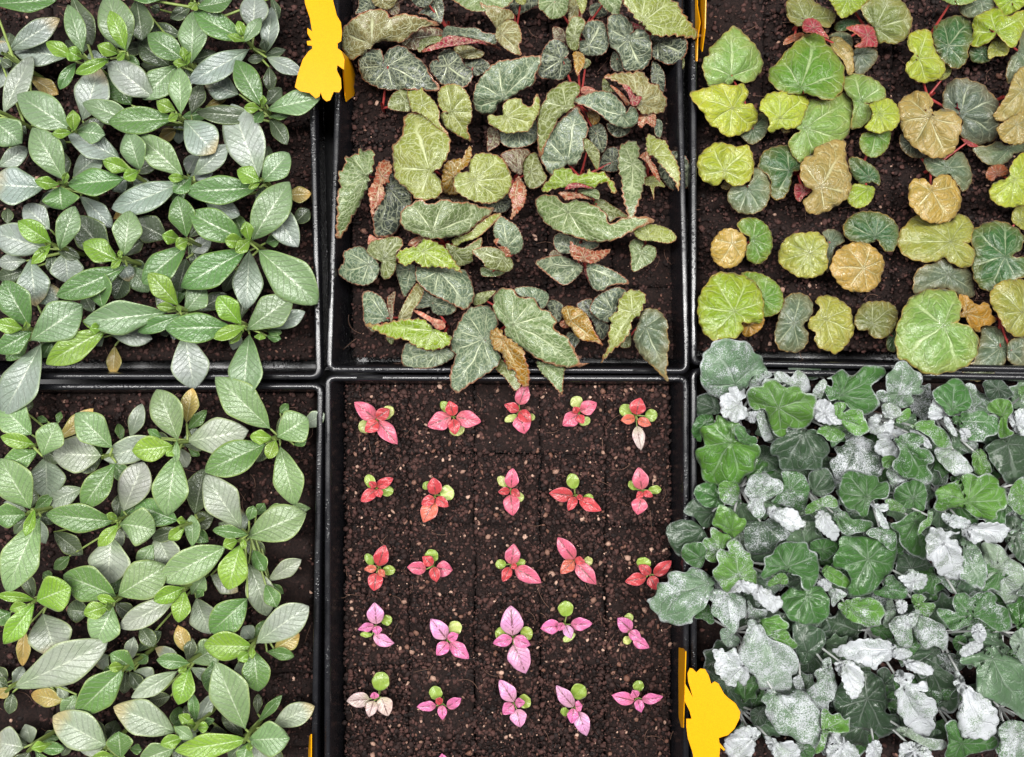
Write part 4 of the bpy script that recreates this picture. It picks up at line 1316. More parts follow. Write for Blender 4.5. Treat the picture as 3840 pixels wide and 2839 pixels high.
BEG_UM = """
I z 3 530 470: 320 630 260 560 220 470 230 320 300 230 450 130 600 95 690 110 730 180 860 140 1000 165 1120 200 1255 262 1100 290 980 350 860 440 700 430 610 440 540 490 470 560 400 590
I dk 2 700 690: 660 660 680 560 760 490 870 480 970 560 1090 660 1160 790 1255 910 1200 955 1050 940 900 940 700 940 560 900 450 830 400 690 420 590 520 520 610 510 655 560
I dk 2 1330 690: 1240 640 1235 570 1310 515 1390 520 1470 590 1510 670 1590 740 1590 830 1510 915 1380 890 1270 880 1200 800 1150 740 1150 660 1210 620
I gy 2 1400 330: 1280 340 1330 270 1480 290 1640 290 1720 340 1850 360 1840 470 1700 430 1500 385 1380 380 1290 410
I rd 3 1450 440: 1060 545 1130 490 1240 440 1330 375 1480 385 1650 420 1780 440 1905 525 1800 490 1650 455 1450 475 1300 495 1170 530
I ol 1 1100 440: 1010 470 1060 410 1150 380 1280 380 1250 440 1120 480 1040 550
I br 1 960 400: 860 440 980 350 1100 290 1260 300 1280 400 1100 440 1000 520 900 500
I z 1 1500 560: 1400 520 1440 480 1560 475 1640 510 1720 545 1680 605 1560 615 1470 600
I dk 0 1600 700: 1510 640 1640 600 1750 640 1785 700 1720 760 1620 800 1560 760
I z 3 1850 310: 1670 20 1740 60 1830 60 1920 90 2000 110 2035 190 1930 220 1860 310 1800 230 1730 140
I z 3 1885 345: 1870 260 1950 205 2050 230 2100 320 2110 430 2080 470 2105 580 2000 550 1900 480 1840 400 1840 330
I gg 3 1915 1030: 1870 1090 1830 1180 1760 1200 1660 1180 1600 1080 1610 960 1640 870 1720 760 1800 680 1890 630 2020 620 2130 590 2270 580 2320 600 2300 700 2260 780 2240 880 2100 950 2000 1020
J yg 3 130 1220: -50 1200 30 1210 100 1200 100 1110 160 1040 280 1030 320 1090 400 1110 430 1020 460 980 490 1050 480 1180 440 1250 370 1370 270 1380 150 1395 60 1360 -50 1290
I br 1 1840 1370: 1760 1340 1860 1360 1880 1500 1800 1560 1750 1580 1750 1450
J gy 1 250 1330: 60 1380 150 1370 300 1330 450 1260 460 1440 380 1520 220 1550 110 1520 60 1450
I yg 3 1370 1170: 1270 1150 1230 1050 1240 950 1310 885 1420 880 1500 920 1560 1010 1590 1140 1580 1270 1540 1340 1580 1475 1480 1440 1400 1390 1320 1340 1270 1250 1260 1190 1330 1165
I yg 3 1070 1100: 910 970 950 900 1050 890 1090 960 1150 1010 1210 1080 1250 1180 1250 1280 1350 1410 1230 1340 1130 1250 1030 1180 960 1160 930 1060
I ol 2 900 1060: 930 930 860 930 760 980 710 1080 720 1135 820 1160 930 1165 960 1100
K yg 3 1150 385: 890 -190 1050 -220 1200 -140 1330 -10 1365 110 1330 250 1260 360 1180 405 1240 450 1275 540 1260 640 1150 695 1000 680 920 590 810 500 770 420 760 240 755 130 840 50 870 -60
K gr 3 500 440 t: 540 160 565 230 555 380 510 450 515 520 460 650 410 770 340 880 290 990 180 1115 170 950 180 800 180 640 210 560 190 440 230 370 270 320 265 250 380 220 410 160 470 180
K ru 3 650 440 t: 600 340 640 290 720 285 755 380 720 460 725 520 660 530 680 640 630 740 580 780 545 880 520 720 505 600 560 500
K dk 1 720 560: 740 400 830 480 900 560 960 650 950 760 870 830 830 990 740 1080 580 1080 560 950 550 880 600 770 680 640 690 520
K oc 2 1400 450 t: 1580 130 1585 250 1550 330 1470 390 1400 470 1410 560 1450 640 1330 640 1280 590 1275 450 1300 330 1360 280 1430 265 1500 255 1520 190
K yg 3 1610 490: 1555 400 1570 290 1640 215 1760 205 1880 240 1960 330 2010 480 1990 590 1900 690 1780 735 1620 715 1500 660 1420 600 1395 500 1430 420 1530 400
K br 1 2080 390: 1890 220 1990 170 2150 160 2200 200 2150 260 2120 330 2110 430 2020 400 1960 330 1920 270
K ru 2 2080 470 t: 2010 540 2080 450 2150 560 2160 650 2130 760 2040 860 1990 905 2010 800 2000 700 1970 640
K dk 0 1850 720: 1700 740 1900 660 1990 620 2000 740 1940 820 1830 825
L ol 1 390 400: 310 330 340 240 440 200 480 280 530 400 560 460 510 540 400 580 330 510
K br 0 1350 670: 1220 680 1300 640 1450 650 1560 700 1500 740 1350 720
K gr 4 1165 1040: 860 800 960 740 1050 690 1150 740 1300 690 1420 720 1560 720 1700 770 1820 780 1780 850 1640 950 1560 1030 1420 1080 1180 1100 1050 1070 900 1010 840 920
K yg 2 1420 1150: 1900 840 1860 900 1760 1000 1650 1090 1500 1140 1420 1180 1380 1110 1560 1040 1650 950 1800 850
K ol 2 1400 1240: 1320 1150 1480 1200 1600 1140 1690 1090 1690 1180 1600 1280 1600 1340 1500 1385 1430 1380 1350 1290
K ru 2 1080 1090: 920 1170 960 1110 1060 1070 1160 1080 1150 1110 1060 1130 1010 1180
K lm 4 1080 1230 t: 800 1260 900 1200 1010 1180 1080 1110 1160 1120 1240 1150 1340 1220 1390 1310 1490 1460 1380 1420 1250 1400 1080 1400 990 1340 900 1390 820 1340
M gg 2 1240 180: 1000 180 1030 130 1240 140 1500 170 1560 240 1600 340 1610 470 1530 590 1440 560 1300 490 1170 430 1080 360 1010 280
M gg 1 950 160: 790 140 830 110 980 120 1000 230 1010 290 930 400 880 460 830 330 800 220
M gy 1 1170 510: 970 570 1050 460 1090 380 1200 460 1300 480 1430 570 1370 640 1270 655 1180 620 1150 560 1060 580
K gg 2 515 1370: 200 1410 250 1340 240 1250 330 1200 430 1180 520 1250 590 1330 625 1420 580 1530 480 1590 330 1570 200 1480
K ol 3 665 1310: 490 1210 540 1130 660 1100 740 1080 840 1090 865 1170 800 1250 800 1360 780 1450 710 1525 650 1510 630 1420 640 1350 570 1310 500 1260
K pk 1 580 1110: 500 1160 520 1060 600 1100 660 1090 560 1150
K gg 2 1960 1190: 1820 960 1890 865 1990 920 2060 970 2120 1090 2125 1180 2080 1250 1990 1270 1930 1200 1850 1130 1815 1050
K ol 3 1910 1310: 1590 1240 1690 1190 1820 1190 1920 1240 2000 1310 2025 1390 1970 1450 1870 1440 1740 1410 1700 1340
K ru 3 1930 1250 t: 1815 1130 1870 1100 1850 1180 1950 1190 2000 1280 1940 1290 1900 1230
K gr 1 1800 1450: 1690 1400 1850 1440 1940 1450 1880 1490 1770 1500 1690 1485
M gg 2 700 690: 440 430 500 390 590 420 670 490 710 590 735 700 690 710 600 740 560 830 460 720 450 600
M br 3 745 680: 700 480 740 430 790 400 770 560 760 700 735 700
M z 3 840 680: 1020 310 1090 370 1050 500 980 590 940 690 820 700 860 560 930 430
M lm 4 1200 810 t: 460 740 620 740 760 710 900 690 1080 690 1180 780 1280 820 1375 870 1350 960 1250 1000 1150 1015 1000 970 880 900 760 890 600 820
M pk 3 1200 740: 960 590 1060 610 1170 670 1290 710 1310 780 1230 800 1150 720 1040 650
M gg 2 1240 1020: 900 940 990 960 1150 1020 1340 990 1410 1060 1340 1130 1200 1190 1050 1205 880 1180 850 1070
M ol 0 730 890: 690 880 780 860 770 930 740 950
M gg 3 1720 890: 1380 880 1430 760 1530 600 1640 550 1750 545 1830 620 1865 750 1790 830 1830 960 1890 1080 1850 1180 1700 1290 1540 1390 1440 1460 1370 1400 1360 1250 1400 1130 1420 1060 1365 1000
M ol 1 1700 470: 1610 540 1620 440 1720 400 1840 390 1800 440 1720 520
N gr 4 195 740: 100 740 20 650 0 560 0 450 70 370 200 375 270 460 370 460 450 490 480 575 570 600 660 700 640 790 750 860 800 920 870 1050 910 1140 1010 1160 850 1190 700 1185 540 1140 420 1080 330 1010 200 930 110 820 140 765
N oc 4 90 880 t: -40 850 10 790 80 790 110 860 180 900 320 1010 330 1100 375 1220 370 1380 320 1400 250 1330 220 1220 160 1220 110 1110 70 1030 10 1010
N ol 3 110 1140 t: 20 1200 80 1110 180 1190 260 1260 290 1380 230 1440 170 1370 110 1290
N gg 2 430 540: 220 370 350 345 480 370 580 430 560 540 500 580 470 520 380 460 280 450
N gr 3 530 1150 t: 450 1130 560 1150 740 1190 740 1260 730 1380 720 1475 650 1410 590 1340 520 1270 470 1200
N oc 3 800 700: 710 600 760 550 860 560 960 620 1020 720 1060 820 1110 900 1145 965 1060 930 930 910 850 850 810 780 750 720
N ru 2 770 740: 700 720 760 700 800 760 750 785 700 760
N gy 2 1250 620: 1010 580 1060 470 1180 390 1300 350 1390 390 1380 460 1310 520 1280 620 1210 720 1120 700 1040 640
N dk 1 1080 700: 870 550 960 480 1040 490 1020 620 1200 740 1190 850 1140 910 1080 840 1030 700
N dk 1 850 860: 760 870 800 820 900 900 880 960 830 1000 780 940
N dk 1 660 600: 560 540 620 480 720 530 730 600 690 720 620 680
N yg 3 1460 610 t: 1390 400 1470 380 1560 400 1600 470 1560 570 1530 650 1450 700 1440 800 1360 920 1260 1010 1180 1090 1130 1150 1140 1080 1200 980 1200 850 1230 740 1210 670 1300 600 1310 500
N gg 3 1590 760 w: 1540 650 1590 580 1720 590 1800 680 1830 760 1820 830 1845 950 1820 1060 1830 1140 1810 1230 1835 1350 1740 1260 1650 1170 1580 1110 1500 1000 1465 880 1500 770
N ol 1 1400 900: 1330 980 1350 900 1430 830 1440 960 1400 990
L gr 4 770 820: 460 670 560 640 660 660 740 740 840 700 960 715 1090 770 1180 850 1220 950 1350 890 1580 870 1690 910 1600 960 1460 1020 1280 1110 1060 1140 850 1080 650 1010 520 910 445 780
L ol 2 1080 750: 1050 730 1130 685 1240 750 1340 810 1420 885 1300 880 1220 930 1180 840
L lm 4 760 530 t: 510 560 600 460 640 380 740 360 820 380 850 430 960 420 1000 370 1050 410 1160 400 1200 460 1260 510 1290 630 1230 610 1190 520 1110 530 1050 570 900 540 760 560 640 580 530 620
L rd 4 860 550: 750 590 790 530 900 520 1050 580 930 565 830 575
L ru 3 850 650 t: 680 620 800 610 950 640 1055 695 900 680 760 700 720 660
L gr 3 1000 620: 880 600 1050 580 1110 620 1100 690 1000 660
J ol 3 770 1110: 790 850 880 870 910 950 840 1070 850 1110 700 1220 640 1330 590 1420 540 1530 500 1650 470 1600 460 1450 460 1260 480 1130 540 1050 570 960 650 910 720 860
L gg 2 770 310: 870 -290 920 -210 990 -80 985 10 940 80 950 170 900 280 840 350 770 325 700 390 600 440 530 330 490 260 530 140 560 40 640 -80 740 -180
J gg 3 1350 1210: 810 1050 900 1010 1060 950 1220 965 1320 1040 1390 1150 1385 1195 1440 1110 1510 1160 1515 1270 1450 1330 1330 1335 1200 1270 1110 1190 960 1110 850 1080
J z 3 1530 1090 t: 1150 800 1250 770 1400 750 1460 760 1520 740 1590 780 1650 880 1720 880 1760 960 1800 1010 1820 1060 1780 1170 1650 1190 1560 1190 1500 1110 1540 1020 1430 960 1350 890 1250 840
J rd 4 1450 1040: 1350 890 1420 900 1480 1000 1550 1010 1540 1060 1490 1110 1440 1090 1410 980
J ru 3 1380 1060 t: 1220 890 1300 930 1390 1020 1430 1090 1390 1100 1320 1000
J ol 2 1200 930: 1150 820 1220 880 1290 950 1200 960 1140 940
J ru 2 1600 1210 t: 1530 1200 1690 1190 1690 1330 1600 1290 1550 1340 1510 1290
J pk 1 980 950: 910 940 960 900 1060 930 1050 980 940 980
J oc 1 1050 1210: 980 1180 1060 1160 1120 1230 1090 1290 1030 1300
J dk 1 1690 760: 1660 640 1720 660 1790 770 1800 900 1770 975 1700 880 1650 850
J gy 3 1410 410: 1190 240 1220 160 1350 150 1440 230 1470 300 1430 370 1500 305 1590 320 1650 420 1660 560 1640 640 1580 720 1490 745 1380 740 1350 680 1300 550 1220 480 1200 380
J dk 2 1720 440: 1640 370 1760 390 1900 390 2010 410 2035 470 2010 580 1920 660 1830 680 1740 640 1670 600 1650 480
J ol 1 1960 640: 1920 620 1990 600 2000 690 1960 735 1920 690
J yg 4 1550 230 t: 1360 -60 1700 -60 1900 10 1980 120 2050 220 2120 310 2185 390 2050 400 1900 370 1750 380 1640 340 1540 250 1440 130 1380 60
J rd 1 1540 270: 1470 240 1600 300 1650 340 1540 320 1480 300
J gy 2 995 485: 920 330 980 230 1070 205 1150 230 1190 320 1210 470 1160 560 1050 585 940 570 890 500 900 430 960 410
J ol 3 845 390: 820 180 900 170 965 230 930 330 900 410 890 510 830 530 770 460 755 340 780 260
J dk 2 720 620: 530 500 600 420 690 415 770 480 790 560 740 610 790 610 820 680 800 770 720 835 590 830 490 810 450 720 490 600
J oc 3 890 570 t: 830 560 880 535 950 580 950 680 910 740 880 795 850 720 840 630
J ol 1 970 650: 950 610 1010 630 1020 670 960 720 930 700
J br 1 720 390: 620 290 700 290 750 340 750 430 640 420
J dk 1 1290 620: 1230 600 1260 540 1330 600 1360 740 1270 740 1225 690
J gr 2 640 10: 500 -60 780 -70 790 60 760 150 650 205 580 190 520 120 475 80
J yg 3 910 0 t: 850 -60 970 -60 975 60 930 150 890 70
J z 1 860 80: 790 -60 860 -40 920 140 870 180 790 240
J gr 3 1180 -10 t: 1080 -60 1340 -60 1330 100 1320 195 1250 150 1150 70
J dk 1 1080 70: 1010 60 1100 30 1190 100 1180 160 1090 190 1010 150
I dk 1 520 20: 420 -60 560 -60 580 80 500 110 370 150 400 70
I br 1 760 80: 720 60 820 20 830 130 760 160 710 110
I z 2 640 0: 550 -60 800 -60 790 40 710 100 620 80 560 40
I dk 2 1080 -20: 940 -60 1190 -60 1150 50 1060 80 980 40
I dk 1 1190 30: 1200 -30 1280 0 1300 110 1270 240 1200 220 1120 160 1020 140 1080 90
I gr 3 1700 -30: 1350 -60 1980 -60 1970 60 1800 110 1700 120 1570 110 1450 40
J dk 1 220 50: 170 -30 510 0 420 80 330 130 240 160 180 90
J yg 2 290 10: 230 -60 350 -60 340 30 300 50 240 20
L gr 3 1460 310 t: 1310 240 1330 130 1440 75 1510 110 1535 200 1520 260 1590 350 1600 430 1570 560 1540 680 1500 790 1470 880 1430 920 1390 800 1350 650 1340 480 1310 390
L yg 3 1640 220 t: 1600 30 1650 10 1710 50 1800 80 1850 180 1910 270 1950 390 1955 490 1935 605 1900 510 1850 450 1800 380 1740 320 1680 240 1610 200
L dk 1 1870 340: 1850 190 1950 190 2030 270 2070 400 2060 520 1980 600 1860 590 1760 480 1720 370 1780 260
L ru 3 1610 270 t: 1530 240 1600 190 1640 270 1700 350 1750 510 1680 440 1620 330 1560 270
L yg 1 1650 500: 1590 470 1700 450 1800 560 1690 560 1680 700 1640 560 1590 540
L dk 0 1250 300: 1180 170 1300 160 1310 380 1180 400 1100 340
J dk 1 1080 1400: 1000 1340 1120 1290 1190 1400 1180 1540 1130 1600 1050 1530 1000 1440
J dk 1 1330 1310: 1190 1290 1300 1310 1440 1340 1400 1410 1290 1440 1210 1380
L ol 2 990 170: 890 80 980 55 1060 130 1115 220 1090 390 1020 280 960 170
J gy 1 1730 1290: 1690 1260 1750 1255 1775 1330 1750 1440 1690 1400
L gg 3 900 1380: 440 1350 560 1290 700 1275 820 1320 920 1380 930 1440 840 1540 740 1590 660 1550 560 1470
L gg 3 985 1400: 980 1370 1100 1370 1250 1430 1380 1510 1420 1575 1290 1580 1190 1610 1160 1645 1060 1640 1000 1550
L rd 2 980 1460: 945 1420 985 1400 1010 1500 1050 1630 1000 1560
L ru 4 940 1300 t: 810 1125 850 1170 960 1200 1060 1230 1230 1215 1130 1320 1050 1360 940 1350 830 1300 800 1220
L gy 1 840 1210: 630 1090 700 1040 850 1090 1090 1140 1080 1200 900 1240 720 1260 640 1190
L br 1 640 1260: 580 1280 630 1220 720 1270 640 1290
L gr 2 1555 1250: 1420 1160 1480 1100 1560 1120 1580 1160 1545 1215 1600 1165 1690 1190 1710 1260 1670 1340 1560 1410 1470 1450 1440 1400 1440 1290
L yg 3 1600 1080: 1470 1020 1560 960 1680 950 1800 980 1880 1030 1920 1100 1840 1150 1690 1130 1560 1120 1490 1080
"""

BEG_UR = """
P lg 2 670 800: 560 390 640 320 710 270 790 330 880 420 960 520 1000 620 1005 700 960 790 850 865 700 830 690 870 460 900 400 800 375 690 390 610 440 580 450 500 510 450
P yl 3 690 1135: 240 980 380 930 490 890 600 875 700 900 780 875 840 920 850 1010 800 1080 890 1090 950 1170 940 1280 850 1370 700 1425 600 1415 540 1350 450 1300 390 1190 310 1090
P gg 1 900 1350: 960 1190 1060 1220 1060 1350 1000 1450 900 1510 830 1480 770 1400 870 1350
P bg 3 1395 925: 1280 510 1400 400 1500 350 1610 345 1660 440 1750 530 1830 630 1860 760 1850 900 1800 990 1700 1045 1560 1010 1470 980 1300 980 1160 930 1070 830 1080 720 1170 650 1210 580
P yl 3 1185 1240: 990 1060 1060 980 1170 960 1300 960 1420 975 1490 1060 1460 1150 1420 1260 1360 1330 1260 1350 1190 1340 1100 1390 1060 1360 1080 1270 1030 1190 975 1150
P tn 1 1240 1350: 1200 1330 1290 1340 1290 1380 1220 1390
P lg 2 1440 1340: 1480 1050 1700 1050 1850 970 1930 1020 1950 1150 1940 1290 1890 1420 1840 1470 1720 1510 1600 1570 1480 1650 1400 1700 1330 1640 1280 1530 1300 1440 1400 1370 1350 1330 1420 1250
Q lg 2 530 1060: 350 820 450 770 580 790 700 850 780 940 780 1020 700 1070 570 1075 620 1110 640 1180 600 1280 500 1340 420 1340 440 1200 440 1060 360 960
Q yl 3 720 1190: 620 1090 720 1050 820 1030 900 1100 935 1200 920 1290 860 1360 800 1370 700 1395 570 1340 620 1260 650 1180
Q bg 2 680 1410: 560 1390 700 1395 830 1370 830 1470 790 1570 700 1640 610 1640 530 1570 510 1470
Q tn 3 1245 1225: 1268 1190 1275 1080 1240 990 1130 950 1000 1000 920 1080 930 1200 950 1350 1020 1480 1130 1570 1250 1640 1380 1650 1500 1580 1550 1450 1580 1290 1540 1200 1460 1150 1360 1145 1290 1170
Q gy 2 1560 1200: 1380 1050 1410 910 1500 830 1630 820 1700 850 1800 880 1880 970 1960 1060 1970 1250 1950 1430 1840 1500 1700 1510 1600 1440 1560 1380 1590 1280 1500 1170 1400 1130
Q rd 1 1640 1490: 1560 1430 1650 1470 1760 1530 1660 1530
Q dk 1 1050 1500: 950 1400 1050 1460 1200 1600 1180 1650 1060 1645 960 1570 930 1480
Q yl 3 1130 610: 1020 380 1100 320 1230 310 1270 380 1290 480 1330 570 1390 640 1410 720 1380 800 1280 850 1170 865 1060 820 1000 750 1000 680 1060 600 1080 560 1020 490
Q go 1 1430 760: 1380 680 1470 690 1460 780 1390 835 1330 820
Q dg 2 1440 480 w: 1280 300 1360 220 1500 165 1630 180 1710 290 1710 410 1650 510 1640 620 1550 715 1450 690 1360 600 1300 480
Q lm 3 1945 340: 1700 200 1850 110 1960 80 2060 170 2200 110 2260 140 2240 280 2190 400 2120 500 2040 450 1960 370 1880 430 1760 490 1680 470 1700 340
Q dg 1 1800 560: 1680 500 1830 480 1870 560 1880 630 1800 660 1700 650 1660 580
Q go 2 1960 500: 1880 460 1940 400 2030 450 2080 510 2040 580 1930 590 1870 620 1850 540
Q gg 2 2180 540: 2210 310 2260 330 2260 650 2180 740 2080 880 2045 800 2060 680 2100 590 2170 520
Q ol 3 670 290: 530 80 600 10 700 -40 900 -20 1000 60 1060 190 1050 290 1000 400 880 460 780 440 720 450 680 370 660 290 590 220 550 150
P ol 2 1460 220: 1300 -20 1480 -20 1600 50 1750 120 1770 190 1690 290 1600 260 1450 260 1360 270 1270 190 1250 100 1250 40
P rd 3 1540 290 t: 1420 280 1440 210 1520 190 1600 230 1640 310 1700 400 1640 380 1540 340 1440 340
P ru 1 1340 400: 1220 470 1260 390 1400 340 1450 380 1340 430
Q rd 3 600 370 t: 370 290 520 255 640 280 680 360 700 480 620 490 520 500 460 480 540 420 460 340
P tn 2 1740 440: 1700 420 1790 380 1880 440 1950 520 1950 620 1960 740 1900 780 1850 640 1760 540
Q gy 1 320 430: 180 380 300 330 420 370 440 480 350 520 260 400
Q dg 0 380 260: 240 290 300 220 420 200 560 230 420 300 300 330
Q gy 1 500 560: 450 520 600 495 680 520 705 580 670 660 560 770 470 770 450 650
P lm 3 1900 -20: 1710 -60 2100 -60 2080 40 1980 120 1840 190 1760 90
Q lg 3 1500 -20: 1310 -60 1740 -60 1700 20 1530 55 1420 20
Q gg 2 1790 20: 1740 -20 1930 -30 1920 70 1800 150 1690 190 1580 150 1560 60
Q lm 3 2100 0: 1920 -60 2260 -60 2250 40 2130 130 2020 165 1960 80
Q tn 3 2220 940: 2240 700 2150 760 2100 860 2070 960 2010 1060 1950 1150 1910 1220 1980 1270 2100 1240 2230 1180 2300 900
Q tn 3 2160 1300 w: 1950 1340 2050 1260 2150 1200 2260 1180 2280 1400 2230 1490 2130 1515 2000 1470 1970 1400
S gg 1 2080 300: 1690 280 1850 270 1960 220 2060 270 2230 240 2240 330 2130 350 2100 400 2000 470 1880 470 1780 420
S gg 1 1430 500: 1190 400 1300 390 1420 420 1560 330 1640 420 1690 580 1670 680 1600 750 1540 680 1450 570 1330 600 1230 540 1190 460
R yl 3 605 535 w: 430 290 520 235 640 250 750 280 840 260 890 340 915 460 900 560 860 640 740 690 660 670 600 620 520 690 410 650 350 590 320 450 360 350
R gg 2 840 720 w: 900 510 980 510 1060 590 1085 700 1070 830 1010 930 880 985 740 960 650 860 640 770 700 680 850 680 910 570
R tn 1 620 680: 570 690 620 630 670 670 640 730 590 720
R dg 2 1290 530: 960 470 1000 350 1090 290 1260 265 1330 370 1420 430 1390 520 1320 550 1290 700 1230 810 1150 835 1090 790 1090 640 1040 560 960 510
R tn 3 1615 700 w: 1710 215 1860 220 1870 330 1890 470 1930 600 1930 700 1900 800 1790 890 1640 970 1500 980 1440 900 1440 830 1530 750 1440 680 1400 580 1400 500 1440 400 1530 360 1560 280 1640 260
R rd 2 1440 740 t: 1340 680 1400 670 1470 680 1520 740 1440 800 1390 855 1340 800
R dg 2 2120 600 w: 1910 400 1990 390 2080 430 2180 500 2225 570 2230 680 2150 650 2040 670 1950 590 1910 490
R lm 2 2110 720: 1930 690 2020 670 2130 690 2180 720 2150 830 2080 900 1980 920 1890 840
R gd 3 690 1290 w: 520 1210 600 1140 700 1140 790 1190 835 1250 835 1330 800 1450 720 1530 620 1550 520 1500 465 1410 470 1290
R bg 2 905 1250 w: 740 1090 800 1030 900 1020 1000 1060 1080 1150 1110 1270 1090 1380 1010 1490 920 1505 840 1450 840 1330 870 1280 860 1210 790 1180
R go 3 1500 1390 w: 1170 1400 1220 1270 1330 1190 1440 1180 1560 1170 1640 1220 1690 1320 1670 1390 1690 1500 1640 1600 1520 1650 1380 1640 1260 1570 1180 1500
R gg 1 1720 1280: 1630 1180 1720 1140 1820 1180 1860 1270 1760 1340 1720 1500 1680 1600 1650 1400 1680 1280
S gd 3 560 1550 w: 220 1490 270 1380 370 1310 470 1280 570 1285 680 1350 760 1450 770 1540 740 1620 720 1700 640 1780 540 1800 420 1790 320 1740 250 1650 205 1560
S dg 2 680 1220 w: 340 1120 400 1020 520 960 680 960 820 1010 910 1110 915 1250 860 1370 770 1360 700 1260 600 1300 480 1280 370 1230
S gd 3 1270 735 w: 1030 700 1080 620 1200 620 1260 690 1310 600 1420 570 1510 640 1560 750 1580 850 1530 980 1440 1060 1300 1080 1180 1040 1090 950 1030 860
S go 2 1470 1275: 1060 1030 1140 990 1290 1080 1450 1060 1560 980 1680 1060 1700 1140 1660 1280 1590 1278 1690 1330 1720 1410 1690 1500 1620 1550 1480 1500 1400 1440 1300 1480 1150 1480 1000 1430 910 1310 930 1180 980 1110
S yl 3 2140 620 w: 2090 490 2160 390 2260 340 2290 600 2290 850 2200 900 2020 910 1900 840 1870 740 1930 650 2070 600
S ru 2 1950 570 t: 1840 540 1890 480 2020 470 2070 560 1950 600 1910 640 1840 610
S dg 2 2040 1430 w: 1680 1180 1760 1110 1880 1060 2020 1065 2150 1130 2230 1220 2200 1350 2100 1430 2250 1450 2280 1600 2100 1690 1950 1790 1820 1780 1730 1700 1690 1566 1700 1400
S go 1 2190 1050: 2100 1030 2140 920 2240 910 2250 1140 2150 1100
U gg 1 1445 500 w: 1090 490 1180 410 1300 380 1400 340 1500 430 1570 440 1660 450 1700 560 1710 730 1580 720 1440 650 1270 650 1160 690 1080 700 1075 600
U lg 4 1400 1030 w: 900 1050 960 900 1000 800 1080 720 1180 680 1250 645 1330 660 1430 650 1520 700 1570 800 1570 900 1530 1000 1460 1012 1600 1020 1710 1090 1755 1180 1740 1320 1680 1420 1540 1500 1390 1530 1270 1550 1120 1500 1020 1410 930 1380 890 1250 890 1130
U oc 3 1620 910 t: 1550 720 1630 720 1680 770 1750 820 1830 790 1880 850 1900 930 1945 970 1880 1030 1790 1040 1760 1110 1680 1060 1620 960 1550 930 1590 870
U gg 2 1990 1270 w: 1770 1190 1800 1050 1900 1040 1990 1080 2040 1180 2070 1290 2030 1420 1920 1530 1800 1610 1650 1600 1580 1500 1700 1420 1740 1320
U gg 2 2100 1300 w: 2080 1200 2230 1160 2260 1300 2240 1440 2120 1440 2060 1370
U go 3 2220 900 w: 1880 700 1950 600 2080 550 2240 560 2300 700 2300 1050 2200 1160 2080 1110 2020 1040 1960 920 1890 820
T lm 4 710 890 w: 420 590 510 490 640 480 760 500 880 550 960 640 1010 770 1010 920 1000 1000 900 1010 790 1000 800 1080 720 1160 600 1170 490 1185 390 1110 340 990 325 860 345 720
T oc 2 860 1040: 800 1010 1010 950 1000 1050 920 1120 840 1155 790 1110
T bg 3 1000 760: 780 490 920 475 1050 520 1150 590 1210 690 1220 800 1180 890 1090 935 1010 930 1010 770 950 620
T gg 2 1330 1010 w: 1220 800 1270 720 1370 690 1480 730 1530 820 1510 940 1430 1030 1480 1110 1470 1220 1380 1310 1280 1310 1180 1280 1130 1150 1160 990
T go 2 1660 970 w: 1550 780 1630 720 1740 730 1850 790 1920 860 1950 970 1965 1080 1910 1200 1830 1290 1760 1335 1700 1300 1600 1270 1550 1190 1560 1100 1490 1070 1490 980 1580 900 1600 830
U ol 2 640 1010 w: 460 960 500 870 560 800 680 780 810 790 900 860 910 960 880 1060 800 1150 700 1170 620 1130 590 1080 520 1090 470 1030
U dg 1 870 1150: 800 1170 880 1090 900 1200 880 1310 800 1280
"""

def style_um(key, flags):
    mat = [M['beg'], M['under']]
    kw = dict(teeth=0.045 if 't' in flags else 0.022, tooth_n=4, ruffle=0.16 if 't' in flags else 0.11, dome=0.16, tilt=0.5, corr=0.075, pocket=0.03)
    if 'w' in flags: mat = [M['beg_w'], M['under']]
    return mat, kw, 1.0, 1
def style_ur(key, flags):
    mat = [M['beg_w'] if 'w' in flags else M['beg_r'], M['under']]
    kw = dict(teeth=0.035 if 't' in flags else 0.026, tooth_n=5, scallop=True, ruffle=0.10, dome=0.18, tilt=0.30, corr=0.075, pocket=0.03)
    return mat, kw, 1.0, 1
palmate(BEG_UM, {k: v for k, v in cells_um.items() if k[0] < 6}, 'begonia_plant', 'begonia', 'upper middle tray', 'bronze begonias in the upper middle tray', None, ROWS, FZ, 'red_stem', style_um)
palmate(BEG_UR, {k: v for k, v in cells_ur.items() if k[0] < 6}, 'begonia_plant', 'begonia', 'upper right tray', 'lime and gold begonias in the upper right tray', None, ROWS, [0.009, 0.015, 0.023, 0.033, 0.044], 'red_stem', style_ur)

